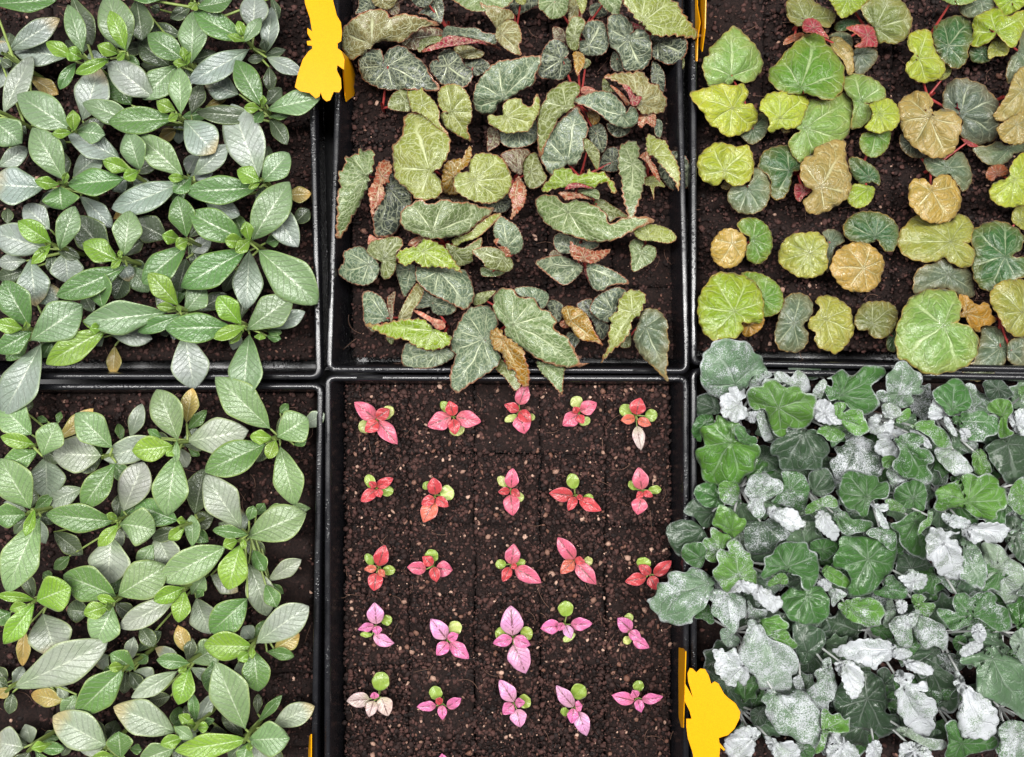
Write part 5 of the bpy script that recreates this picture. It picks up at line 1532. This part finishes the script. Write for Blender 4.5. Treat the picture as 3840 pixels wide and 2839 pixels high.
RAG = """
V D3 3 1000 540 d: 700 620 640 500 630 350 660 280 660 200 740 150 770 90 880 55 990 75 1100 80 1170 150 1200 200 1270 240 1290 320 1340 390 1270 430 1180 450 1120 560 1000 660 850 690 770 660
V D2 4 1450 780 g: 1110 640 1150 560 1270 560 1310 510 1420 490 1510 560 1640 550 1700 610 1840 660 1830 800 1800 900 1740 990 1600 1000 1550 990 1540 1070 1480 1085 1390 1040 1360 930 1300 800 1200 800 1130 740
V D4 3 1520 540 s: 1280 540 1300 480 1400 470 1400 420 1470 395 1540 430 1580 460 1640 390 1710 410 1770 500 1780 600 1700 620 1600 560 1450 510
V D3 2 1250 520 s: 1140 560 1180 460 1250 420 1290 440 1300 400 1360 400 1380 450 1280 490 1260 560
V D5 4 1040 740 x: 840 760 850 650 930 620 940 560 1020 560 1040 610 1090 580 1100 650 1060 720 1120 800 1130 870 1060 900 990 935 930 890 860 860
V D5 3 1180 870 x: 1130 830 1230 820 1230 900 1180 940 1130 910
V D1 1 790 790 g: 560 710 640 640 720 630 820 690 830 830 760 850 600 860
V D6 2 700 930 w: 560 940 620 860 740 850 770 900 760 970 650 1000 640 1130 570 1110 540 1020
V D2 3 950 1140 w: 690 960 790 930 800 860 870 870 930 920 1010 930 1060 980 990 1060 1000 1120 1100 1160 1230 1170 1260 1270 1200 1350 1200 1430 1100 1500 1040 1580 900 1560 820 1590 660 1540 640 1400 580 1300 590 1220 680 1180 640 1080 630 1010
V D6 4 1100 1110 g: 985 1000 1040 960 1100 990 1130 1060 1220 1090 1220 1150 1150 1170 1040 1130
V D4 3 1270 850 s: 1220 820 1290 800 1320 900 1360 1010 1390 1110 1300 1120 1240 960
V D1 3 1720 1020 w: 1560 1000 1720 1000 1840 1020 1910 1080 1990 1220 1950 1280 1910 1320 1900 1420 1760 1430 1640 1440 1490 1430 1450 1350 1440 1290 1380 1270 1360 1190 1420 1110 1530 1060
V D1 1 1300 1300 g: 1230 1200 1340 1180 1440 1290 1450 1400 1330 1450 1210 1430
V D1 1 1720 370 g: 1560 340 1720 310 1850 295 1890 380 1870 460 1800 490 1700 450 1580 400
V D1 0 2000 380 g: 1870 310 2000 320 2140 360 2100 420 1960 440 1880 400
W D6 3 320 650 g: 170 470 240 430 330 380 430 440 500 400 570 330 680 345 770 360 790 420 720 480 640 560 700 680 720 760 560 860 440 800 340 720 250 690 200 700 130 590 160 540 220 560 220 480
W D2 4 270 890 m: 230 800 250 730 350 720 370 770 340 830 430 790 540 810 560 880 600 960 620 1010 570 1050 510 1080 420 1050 350 980 280 900
W D5 4 150 840 x: 50 720 150 690 240 760 260 860 330 930 250 960 130 940 40 880
W D2 3 200 1000 m: 60 1040 120 970 250 980 360 1050 330 1110 250 1140 180 1120 120 1060
W D4 3 110 620 s: 20 630 60 540 130 480 170 520 140 610 100 690
W D3 3 930 640 d: 690 620 760 590 800 620 790 540 790 450 850 390 900 310 990 290 1050 350 1080 390 1160 420 1170 500 1140 560 1190 590 1150 640 1060 650 1080 710 1000 780 900 770 760 730 690 680
W D1 1 1120 700 s: 1050 640 1200 560 1260 640 1220 900 1100 860 1040 780
W D6 3 1480 800 g: 1280 600 1380 540 1470 480 1540 470 1620 540 1660 600 1690 700 1660 790 1540 840 1440 860 1380 780 1290 680
W D3 2 1660 640 s: 1620 540 1700 530 1740 600 1710 700 1660 720
W D4 3 1410 850 x: 1290 680 1360 660 1440 830 1380 890 1250 900 1230 830
W D1 1 1960 580 g: 1800 520 1880 480 1990 490 2070 560 2120 650 2000 700 1860 690 1820 600
W D2 3 2240 640 m: 2170 570 2230 550 2290 600 2290 740 2220 740 2180 660
W D2 4 2010 850 g: 1840 760 1900 700 1980 680 2080 700 2120 800 2070 880 2060 980 2130 1040 2060 1090 1970 1090 1960 980 1980 880 1870 820
W D6 4 1540 910 m: 1550 860 1590 820 1660 830 1740 810 1830 810 1860 860 1930 850 1980 920 1970 1010 1930 1060 1830 1090 1810 1130 1720 1130 1600 1090 1560 990 1490 930 1480 870
W D5 4 1450 950 x: 1390 900 1440 880 1490 960 1540 1080 1460 1040
W D5 4 1620 1060 x: 1560 1000 1660 1010 1680 1100 1620 1140 1580 1100
W D5 4 2150 950 x: 2060 890 2130 820 2240 800 2260 1060 2150 1040 2100 960
W D2 4 1080 970 m: 1040 970 1100 940 1180 910 1290 910 1310 960 1400 1010 1450 1080 1480 1160 1420 1210 1320 1180 1260 1100 1180 1040
W D6 4 970 1130 m: 870 1120 960 1060 1080 1040 1180 1080 1190 1140 1140 1190 1230 1220 1290 1290 1280 1350 1220 1380 1250 1440 1280 1500 1260 1570 1200 1590 1120 1540 1000 1520 910 1470 860 1400 870 1340 920 1290 940 1220
W D5 3 900 1150 x: 670 1180 720 1110 830 1110 960 1260 930 1330 850 1280 760 1290 680 1240
W D5 3 830 1080 x: 690 1060 820 1010 960 1000 1020 1040 900 1090 760 1120
W D5 4 1180 1110 x: 1030 1010 1150 1040 1230 1110 1270 1200 1200 1190 1130 1110
W D2 3 850 1310 m: 750 1300 860 1280 880 1350 830 1410 760 1400
W D5 4 760 950 x: 600 920 670 850 740 870 720 960 860 900 850 1040 770 1030 680 1060 610 1020
W D2 4 890 910 m: 900 880 960 820 1030 780 1050 850 1000 920 900 940
W D4 4 800 860 s: 740 760 830 730 930 780 950 850 880 890 780 880
W D1 2 490 1140 s: 390 1100 500 1060 590 1100 700 1180 740 1380 720 1500 500 1500 300 1540 220 1430 210 1330 280 1270 250 1190 350 1170
W D1 1 1300 1350 g: 1200 1250 1320 1240 1420 1380 1430 1560 1300 1600 1220 1500
Y D6 4 590 320 g: 310 170 340 80 430 30 560 70 690 100 720 160 790 150 830 230 800 320 680 340 620 380 600 500 530 520 470 460 370 430 320 350 290 250
Y D6 3 1070 330 g: 880 240 950 180 1060 140 1170 160 1220 280 1200 400 1180 470 1080 440 960 430 870 340
Y D3 2 880 200 s: 790 60 860 0 960 100 1040 130 940 180 880 250 820 150
Y D2 4 1640 370 g: 1310 250 1400 190 1500 160 1590 80 1700 75 1760 100 1860 75 1960 130 1970 210 2040 240 2060 350 2030 440 1950 480 1950 540 1830 560 1720 520 1600 440 1480 440 1370 480 1290 430 1310 340
W D4 2 1500 1220 s: 1310 1200 1480 1200 1620 1310 1700 1440 1600 1470 1510 1490 1400 1400 1310 1290
W D2 2 1760 1260 m: 1690 1260 1750 1210 1820 1240 1890 1400 1880 1470 1740 1480 1700 1400
W D1 2 2060 1150 w: 1830 1210 1900 1130 1980 1110 2100 1060 2240 1090 2280 1400 2240 1500 2150 1580 2050 1560 1970 1440 1890 1350 1860 1260
W D3 1 1600 1160 d: 1480 1130 1600 1120 1750 1150 1720 1250 1640 1250 1540 1200
Y D2 3 2200 310 m: 2080 270 2140 160 2240 120 2280 400 2200 510 2100 430 2060 370
Y D2 4 100 400 m: 0 380 100 330 220 300 290 390 250 430 150 420 50 470 -50 500 -60 440
Y D5 4 130 490 x: 50 520 110 460 190 500 230 570 300 670 260 780 200 750 130 700 60 630
Y D6 3 260 500 d: 230 490 370 470 420 540 500 550 600 560 660 600 620 670 500 690 380 720 310 670 260 580
Y D5 4 680 420 x: 620 390 720 390 810 390 800 460 740 480 790 560 820 650 750 640 700 540 670 450
Y D2 3 900 400 m: 780 350 860 340 940 390 1000 440 980 490 900 470 820 450
Y D6 3 1100 560 g: 840 600 950 560 1050 480 1180 480 1200 560 1150 680 1220 760 1210 960 1120 950 1000 880 930 780 920 690 840 640
Y D2 4 1240 510 m: 1230 470 1280 480 1260 600 1200 650 1120 720 1150 600 1220 540
Y D4 4 1400 790 x: 1210 740 1260 650 1340 640 1420 680 1560 690 1440 740 1530 780 1570 860 1590 1000 1580 1150 1500 1190 1420 1160 1330 1110 1300 1030 1230 960 1210 850
Y D5 4 1630 640 x: 1590 620 1700 600 1900 590 2000 600 2080 650 2050 720 1990 790 1880 800 1790 770 1730 810 1670 780 1590 720
Y D5 4 1450 560 x: 1370 500 1430 490 1560 520 1680 580 1620 640 1500 640 1400 580
Y D3 3 1600 860 d: 1560 770 1640 740 1760 860 1810 960 1850 1080 1810 1270 1720 1250 1600 1200 1560 1150 1590 1000
Y D4 1 1950 1050 d: 1850 1100 1780 820 1950 810 2100 960 2240 1080 2280 1350 2280 1620 2100 1500 1950 1330 1800 1270
Y D3 1 1600 1260 d: 1330 1150 1450 1150 1600 1200 1780 1280 1900 1330 1700 1360 1480 1320
Y D1 1 2150 700 w: 1950 560 2060 510 2180 540 2280 650 2290 1000 2180 980 2060 820
Y D1 1 1050 1060 g: 930 900 1100 950 1220 960 1330 1180 1450 1350 1250 1400 1050 1300 900 1150
Y D6 3 600 970 w: 240 970 290 860 310 750 420 720 590 740 800 740 890 800 900 900 870 1050 800 1150 700 1250 600 1340 420 1350 380 1280 430 1200 360 1080 250 1050
Y D6 3 740 700 d: 580 700 660 640 800 640 890 700 900 830 840 880 720 780
Y D6 2 120 870 g: 0 790 130 750 250 780 290 830 230 930 120 990 80 900 0 880
Y D2 3 150 1080 g: 120 1080 170 1030 220 1050 330 1110 420 1200 400 1270 310 1260 200 1200 130 1130
Y D5 3 140 1230 x: 70 1210 150 1170 220 1220 190 1300 100 1280
Y D4 3 260 1320 s: 180 1290 290 1280 380 1340 300 1400 230 1470 210 1390
Y D6 3 780 1270 m: 780 1170 850 1130 910 1190 980 1240 1020 1310 980 1380 880 1390 770 1370 680 1340 650 1300 740 1280
Y D4 4 1080 1200 x: 920 1150 1010 1130 1030 1070 1100 1090 1150 1120 1210 1130 1220 1200 1180 1270 1100 1290 1020 1270 960 1210
Y D2 4 370 1440 m: 290 1430 370 1400 500 1370 640 1370 740 1440 780 1520 740 1600 720 1660 600 1680 500 1640 430 1620 350 1560 300 1500
Y D6 4 1690 1560 m: 1490 1440 1520 1330 1620 1320 1680 1370 1760 1310 1880 1310 1960 1380 1940 1430 2060 1490 2100 1600 2090 1700 1980 1730 1850 1650 1720 1580 1650 1660 1500 1720 1400 1640 1320 1520 1340 1480 1430 1490 1520 1530
Y D2 3 1130 1440 m: 1060 1350 1140 1330 1210 1370 1180 1420 1290 1430 1300 1500 1240 1580 1300 1660 1180 1650 1110 1520 1060 1420
Y D5 3 950 1470 x: 890 1430 950 1390 1010 1430 1000 1510 930 1540
Y D4 2 850 1480 d: 800 1410 860 1400 890 1540 870 1680 760 1660 780 1540
Y D4 3 1000 1580 s: 900 1600 1000 1540 1100 1540 1120 1620 1040 1700 900 1680
X D6 2 820 330 w: 560 270 600 200 680 170 800 190 830 280 880 390 800 430 680 420 600 350
X D2 3 950 230 d: 820 200 900 150 1030 190 1040 290 1000 390 920 400 840 340
X D3 4 1230 320 s: 1120 180 1150 100 1230 75 1310 65 1370 110 1440 130 1490 170 1500 240 1450 290 1380 330 1300 365 1310 470 1270 540 1200 520 1130 440 1140 350 1090 260
X D6 2 1570 250 d: 1480 60 1600 30 1720 100 1770 200 1760 330 1700 460 1550 420 1380 370 1420 320 1500 220
X D1 2 1810 270 g: 1760 100 1830 30 1960 20 2040 150 2040 230 1950 300 1850 310 1790 250
X D5 4 1350 480 x: 1320 450 1390 410 1470 430 1560 430 1650 470 1680 540 1740 600 1680 640 1590 680 1510 640 1440 580 1350 520
X D1 2 1280 590 d: 1100 600 1180 570 1280 580 1360 540 1440 560 1500 640 1570 690 1520 760 1440 800 1390 890 1230 920 1120 880 1090 740
X D1 1 1700 650 g: 1640 560 1780 500 1860 620 1900 740 1760 800 1640 740
X D1 2 770 480 w: 460 480 500 390 570 340 680 420 790 450 760 560 720 640 640 620 580 540
X D1 2 670 650 w: 270 680 310 600 400 560 520 560 620 610 700 720 690 780 560 800 480 830 430 940 340 860
X D6 3 640 960 g: 430 930 450 830 510 800 640 790 690 850 680 970 640 1060 560 1050 480 1000
X D2 3 960 670 w: 760 560 800 470 830 400 930 430 1000 480 1040 540 1100 540 1110 620 1050 690 980 740 900 690 760 610
X D2 3 820 900 m: 740 640 800 650 870 700 930 710 960 780 900 830 860 930 800 1000 700 980 680 920 700 860 650 800 680 750 740 740
X D2 4 1030 1150 m: 800 940 840 860 930 880 910 810 980 750 1040 790 1090 860 1150 900 1160 970 1200 1000 1180 1060 1220 1110 1230 1200 1190 1260 1100 1220 1030 1180 950 1290 900 1310 830 1240 780 1160 760 1080 830 1020
X D5 4 1060 1230 x: 900 1290 980 1240 1030 1180 1110 1200 1230 1240 1150 1330 1080 1310 980 1320 900 1310
X D5 4 1240 1270 x: 1170 1280 1230 1230 1310 1280 1370 1290 1400 1350 1460 1360 1500 1450 1440 1500 1410 1530 1340 1500 1240 1420 1180 1360
X D3 3 730 1210 d: 290 1120 350 1090 480 1110 520 1050 590 1070 680 1100 770 1180 760 1290 740 1330 700 1420 660 1500 550 1570 540 1640 400 1660 310 1640 220 1620 190 1550 110 1490 100 1430 70 1400 140 1360 180 1290 190 1220 290 1200
X D6 2 680 1560 g: 560 1580 640 1500 720 1440 760 1560 780 1620 740 1650 660 1600
X D6 4 1540 1050 g: 1260 1130 1310 1040 1300 950 1390 910 1420 850 1500 790 1640 790 1740 790 1770 870 1850 900 1860 980 1880 1070 1850 1200 1780 1300 1700 1260 1670 1150 1580 1120 1480 1090 1340 1160 1300 1190
X D6 4 1760 1340 w: 1470 1380 1570 1270 1680 1290 1800 1250 1900 1260 1980 1390 1970 1560 1880 1640 1740 1650 1600 1620 1510 1520
X D2 4 1470 1180 m: 1340 1210 1400 1150 1500 1110 1550 1170 1540 1230 1440 1230 1350 1260
X D1 1 1620 1190 g: 1540 1120 1660 1100 1700 1180 1620 1250 1540 1240
Z D3 3 910 -50 s: 710 -40 740 -100 810 -110 1060 -40 1110 50 1110 180 1040 220 1030 310 970 360 900 290 830 220 760 160 740 90 760 30 720 0
Z D4 2 930 400 d: 840 330 900 300 1000 370 1050 430 1000 500 920 500 850 420
Z D3 2 1200 100 s: 1130 0 1200 100 1330 110 1300 200 1200 210 1130 180
Z D4 4 1220 230 s: 1130 230 1230 230 1290 310 1320 390 1400 430 1520 480 1600 520 1640 590 1660 700 1640 780 1580 800 1590 900 1550 1010 1450 970 1330 940 1260 940 1200 800 1160 770 1060 680 1020 560 1070 430 1120 330
Z D2 4 1260 230 g: 1250 220 1350 190 1450 155 1480 200 1560 260 1540 310 1440 330 1320 390 1270 290
Z D2 4 1360 380 m: 1330 370 1450 330 1540 330 1580 400 1650 480 1600 530 1500 480 1400 430
Z D4 4 1090 700 x: 760 540 850 520 910 560 980 510 1030 570 1060 660 1140 760 1130 850 1080 910 1030 850 1000 910 920 900 850 820 780 740 790 640
Z D1 1 900 860 g: 690 720 780 650 830 760 920 900 1060 900 1160 800 1250 960 1220 1090 1100 1180 1060 1220 900 1050 780 900
Z D3 4 1410 980 s: 1270 1040 1360 930 1440 980 1560 1010 1620 940 1720 970 1800 1050 1830 1110 1890 1200 1890 1300 1880 1450 1860 1580 1780 1520 1680 1510 1580 1440 1450 1400 1350 1260 1310 1180 1320 1110
Z D1 2 1750 560 w: 1600 260 1800 270 1940 360 1920 500 1830 620 1700 690 1640 560
Z D2 4 1900 1380 m: 1900 1180 1960 1150 2010 1210 2090 1190 2140 1260 2200 1230 2190 1320 2180 1390 2050 1400 1970 1400 1930 1560 1840 1620 1830 1580 1890 1450
Z D3 3 1980 740 s: 1910 640 1980 610 2010 700 2050 850 2060 940 2020 1050 1980 1080 1960 1170 1860 1160 1800 1060 1740 960 1850 870 1820 780 1900 700
Z D4 2 1680 880 x: 1600 840 1680 800 1720 940 1640 950
Z D5 3 1190 1460 x: 890 1460 980 1390 1090 1330 1210 1350 1260 1400 1210 1480 1200 1570 1150 1650 950 1660 890 1580
Z D5 3 1400 1510 x: 1300 1440 1380 1450 1480 1500 1580 1480 1680 1600 1600 1680 1450 1680 1370 1600
Z D1 2 1250 1200 g: 1160 1170 1300 1120 1340 1200 1290 1320 1180 1310
Z D6 2 1700 1570 d: 1640 1500 1780 1520 1840 1600 1760 1680 1640 1620
ZZ D5 4 500 305 x: 130 310 210 270 290 245 400 240 490 265 520 300 490 360 410 390 400 425 330 400 260 370 170 340
ZZ D5 4 190 385 x: 150 380 230 370 280 400 320 450 320 520 280 590 250 600 210 550 190 480 155 430
ZZ D5 4 575 385 x: 560 370 640 370 730 410 730 455 660 455 590 420
ZZ D5 4 540 320 x: 510 300 570 300 615 330 560 365 500 350
ZZ D4 4 540 500 x: 500 460 540 430 590 450 630 470 600 510 700 500 700 550 650 560 730 600 765 660 740 720 745 780 690 830 620 800 560 730 520 660 530 600 500 570 540 530
ZZ D4 4 920 500 x: 865 450 900 440 935 510 1000 560 1080 620 1130 700 1120 780 1080 840 1010 840 920 830 890 760 885 680 910 590 875 530
ZZ D6 3 910 870 g: 810 760 870 730 900 800 930 840 1090 820 1140 870 1090 910 980 930 900 960 810 950 830 860
ZZ D3 3 1090 350 w: 920 340 1000 330 1090 280 1180 340 1290 400 1300 700 1250 700 1190 650 1110 620 1000 560 1000 420 910 390
ZZ D1 1 720 420 g: 620 400 700 360 800 420 880 480 900 580 870 680 780 670 700 600 640 480
ZZ D1 2 340 600 w: 170 520 300 440 420 470 465 620 450 680 520 700 530 770 420 840 380 800 240 760 140 640
ZZ D3 3 1250 800 s: 1130 800 1170 740 1230 730 1300 770 1300 960 1140 960 1150 870
ZZ D4 3 570 795 d: 510 790 580 770 680 830 800 850 820 890 740 910 620 850
ZZ D5 3 630 910 x: 540 880 600 860 700 890 730 980 550 980
ZZ D5 3 390 900 x: 340 890 400 850 430 900 400 980 340 980
ZZ D5 3 190 880 x: 110 840 160 800 210 850 280 900 280 980 110 980
ZZ D3 3 580 150 s: 470 150 530 100 600 110 610 180 610 280 540 290 500 220
ZZ D3 3 650 100 s: 620 60 700 110 800 160 830 240 810 310 750 280 700 300 640 240 610 160
ZZ D5 4 1010 190 x: 970 170 1030 150 1060 220 1020 270 980 230
ZZ D5 3 960 290 x: 900 310 960 260 1020 250 1040 290 980 330 920 350
ZZ D6 2 900 260 g: 855 250 900 215 940 240 930 300 880 310
ZZ D4 3 1270 260 d: 1200 240 1290 180 1300 390 1240 340
ZZ D1 1 820 370 d: 760 340 860 330 930 400 870 440 800 420
ZZ D1 1 430 520 g: 400 440 470 420 510 560 480 620 440 600
ZZ D1 0 60 300 g: 30 230 100 250 150 290 120 360 50 340
ZZ D6 1 420 190 g: 360 170 440 150 490 190 480 260 400 240
"""
def style_lr(key, flags):
    a = {'x': 0.16, 's': 0.42, 'm': 0.66, 'd': 0.62, 'g': 0.92, 'w': 0.90}[flags]
    mat = M['dusty_w'] if flags == 'w' else M['dusty']
    kw = dict(teeth=0.05 if flags == 'x' else 0.022, tooth_n=6 if flags == 'x' else 10, scallop=True, ruffle=0.22 if flags == 'x' else 0.15, dome=0.20, tilt=0.5, corr=0.12 if flags == 'x' else 0.085, pocket=0.05)
    return [mat], kw, a, 0
def low_leaves(cell):
    out = []
    for k in range(6):
        a = k * 1.047 + rng.uniform(0, 0.8); z = [0.014, 0.026][k % 2]
        cx, cy = cell[0] + 0.012 * math.cos(a), cell[1] + 0.012 * math.sin(a)
        R = rng.uniform(0.011, 0.017); mx, my = cell[0] + 0.024 * math.cos(a), cell[1] + 0.024 * math.sin(a)
        n = 14; w = []
        for j in range(n):
            b = 2 * math.pi * j / n; q = R * (1 + 0.16 * math.cos(7 * b) + rng.normal(0, 0.05))
            w.append((mx + q * math.cos(b), my + q * math.sin(b)))
        f = F_PX / (CAM_H - z)
        P = np.array([(PX0 + x * f, PY0 - y * f) for x, y in w])
        if P[:, 0].min() < 2630 or P[:, 1].min() < 1410: continue
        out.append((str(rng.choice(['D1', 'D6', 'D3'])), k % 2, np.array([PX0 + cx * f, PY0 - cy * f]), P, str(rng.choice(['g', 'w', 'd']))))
    return out
palmate(RAG, {k: v for k, v in cells_lr.items() if k[0] < 5}, 'silver_ragwort_plant', 'ragwort', 'lower right tray', 'silver ragwort in the lower right tray', low_leaves, ROWS_DN, [0.014, 0.026, 0.039, 0.052, 0.064], 'white_stem', style_lr)

POLKA = """
@ a 345 285 pink seedling with spread leaves, top row, leftmost in the bare soil tray
335 275 208 173 98 k 0
350 290 467 428 98 k 0
340 270 420 215 78 rr 1
350 290 272 352 82 rr 1
370 270 440 205 74 cp 2
310 310 232 330 82 cp 2
@ a 805 262 pink seedling with wide side leaves, top row, second from left, bare soil tray
790 262 648 318 112 k 0
820 262 970 292 104 k 0
805 255 780 166 78 rr 1
805 275 815 370 72 rr 1
790 240 728 172 56 c 2
815 300 832 378 92 cp 2
@ b 155 220 pink seedling touched by an ochre begonia leaf, top row, middle, bare soil tray
155 190 202 68 88 k 0
160 250 190 364 110 k 0
155 225 68 188 62 rr 1
155 230 228 290 78 rr 1
140 255 68 287 44 cp 2
205 262 252 266 42 cp 2
@ b 515 240 compact pink seedling with pale seed leaves, top row, second from right, bare soil tray
515 245 418 314 92 k 0
525 230 624 178 88 k 0
510 240 488 202 52 rr 1
515 250 542 302 52 rr 1
520 205 482 143 78 cp 2
540 265 562 312 72 cp 2
@ b 860 255 red and coral seedling with a white-streaked leaf, top row, rightmost, bare soil tray
862 250 888 148 98 rr 0
866 318 890 464 74 w 0
855 270 768 285 62 o 1
870 280 952 312 58 o 1
835 245 763 205 78 c 2
915 258 988 250 76 c 2
@ a 345 690 small red seedling, second row down, leftmost in the bare soil tray
340 685 440 632 64 rr 0
335 700 247 773 74 rr 0
340 685 296 655 44 rr 1
345 700 367 748 52 rr 1
320 690 284 612 64 c 2
370 720 442 700 62 c 2
@ a 690 740 red seedling with pale green seed leaf, second row down, second from left, bare soil tray
700 732 680 628 90 rr 0
688 770 622 898 104 o 0
690 750 612 792 64 rr 1
700 750 774 802 64 rr 1
725 735 806 705 94 cp 2
660 690 623 662 54 c 2
@ b 103 695 upright pink seedling, second row down, middle in the bare soil tray
105 692 116 573 84 k 0
105 730 118 858 100 k 0
100 705 30 716 48 rr 1
110 700 160 742 48 rr 1
80 680 32 622 56 cp 2
130 745 185 750 58 cp 2
@ b 495 735 red flecked seedling with drooping side leaves, second row down, second from right, bare soil tray
482 738 335 722 88 rr 0
520 760 650 828 80 rr 0
495 745 453 828 58 rr 1
510 735 532 762 36 rr 1
490 695 470 604 76 c 2
540 760 602 745 52 c 2
@ b 895 710 slim pink seedling, second row down, rightmost in the bare soil tray
896 702 873 568 100 k 0
892 752 868 852 98 k 0
900 715 863 752 42 rr 1
905 715 962 742 42 rr 1
860 700 817 652 48 c 2
935 705 1013 700 52 c 2
@ c 350 375 red seedling with two seed leaves, third row down, leftmost in the bare soil tray
350 358 392 232 92 rr 0
340 400 325 508 94 rr 0
340 372 266 378 48 o 1
355 380 390 424 42 o 1
320 352 278 286 52 c 2
375 385 454 380 60 c 2
@ c 680 360 pink seedling with red upright leaves, third row down, second from left, bare soil tray
640 378 525 365 80 k 0
700 370 800 382 98 k 0
678 352 620 300 68 rr 1
680 365 702 455 68 rr 1
660 332 690 262 82 c 2
@ d 105 358 pink seedling with long lower right leaf, third row down, middle, bare soil tray
105 348 125 225 94 k 0
130 372 288 458 98 k 0
100 365 58 452 62 rr 1
110 350 140 372 40 rr 1
75 350 13 345 58 c 2
135 355 192 325 48 c 2
@ d 490 322 pink seedling spread diagonally, third row down, second from right, bare soil tray
490 318 388 186 98 k 0
500 342 620 468 98 k 0
485 325 406 402 78 o 1
490 318 552 336 52 rr 1
545 330 598 330 58 cp 2
@ d 940 408 deep red seedling beside a grey ragwort leaf, third row down, rightmost, bare soil tray
922 425 795 452 78 rr 0
968 412 1074 326 76 rr 0
950 405 878 352 64 rr 1
945 420 986 502 72 rr 1
900 372 915 305 88 c 2
@ c 335 715 pale pink seedling with a curled lower leaf, fourth row down, leftmost, bare soil tray
340 708 330 578 104 p 0
328 770 448 822 76 p 0 -28
325 718 230 740 54 q 1
340 720 347 772 58 q 1
370 692 434 680 64 c 2
312 775 243 768 34 c 2
@ c 768 802 pink seedling with four even leaves, fourth row down, second from left, bare soil tray
762 797 670 676 104 p 0
785 820 897 917 88 q 0
770 800 834 768 58 q 1
770 815 703 895 78 q 1
795 772 830 692 84 cp 2
@ d 118 800 largest pale pink seedling, fourth row down, middle of the bare soil tray
118 778 106 597 136 p 0
122 830 195 1006 138 p 0
115 797 -2 825 74 q 1
125 792 222 836 78 q 1
90 780 12 752 84 c 2
165 775 236 755 84 c 2
@ d 435 715 pink seedling with raised green seed leaf, fourth row down, second from right, bare soil tray
402 722 285 735 88 q 0 -8
465 710 595 705 80 q 0
435 715 470 796 62 p 1
420 700 395 748 44 q 1
440 662 430 568 92 c 2
445 768 470 806 84 cp 2
@ d 815 750 narrow pink seedling, fourth row down, rightmost in the bare soil tray
832 748 748 672 88 q 0
845 800 940 852 68 q 0
820 755 892 802 68 q 1
800 692 832 648 54 cp 2
832 812 782 800 52 cp 2
@ e 345 598 white flecked seedling with tall green seed leaf, fifth row down, leftmost, bare soil tray
300 602 160 615 94 w 0
370 590 412 704 104 w 0
330 602 325 562 54 q 1
325 612 295 710 72 w 1
355 552 382 440 104 c 2
@ e 735 632 pink seedling with a white folded leaf, fifth row down, second from left, bare soil tray
700 642 583 650 62 q 0
765 650 852 598 66 q 0
735 627 697 600 48 rr 1
735 640 740 728 56 q 1
715 605 680 526 78 c 2
@ f 120 625 pale pink seedling with pointed top leaf, fifth row down, middle, bare soil tray
125 618 38 487 96 p 0
140 662 162 772 100 p 0
120 632 58 692 78 q 1
130 625 190 625 58 q 1
155 632 222 600 88 c 2
@ f 490 658 pale pink seedling leaning right, fifth row down, second from right, bare soil tray
485 648 381 520 86 p 0
510 680 562 824 96 p 0
485 660 470 748 68 q 1
495 650 537 640 68 q 1
480 592 552 525 98 c 2
450 700 413 658 48 c 2
@ f 870 598 pink seedling with two horizontal leaves, fifth row down, rightmost, bare soil tray
850 612 714 578 80 q 0
895 602 1022 588 66 q 0 -8
865 592 840 548 58 q 1
870 605 892 683 58 q 1
885 552 862 492 68 c 2
@ e 740 1000 pink leaf tip at the bottom edge, sixth row down, second from left, bare soil tray
740 992 735 930 52 q 0
735 1000 680 1040 60 q 0
"""
polka(POLKA, 'lower middle tray', 'polka dot seedlings in the bare soil tray')
print('objects', len(bpy.data.objects), 'tris', sum(sum(len(p.vertices) - 2 for p in o.data.polygons) if len(o.data.polygons) < 4000 else len(o.data.polygons) for o in bpy.data.objects if o.type == 'MESH'))
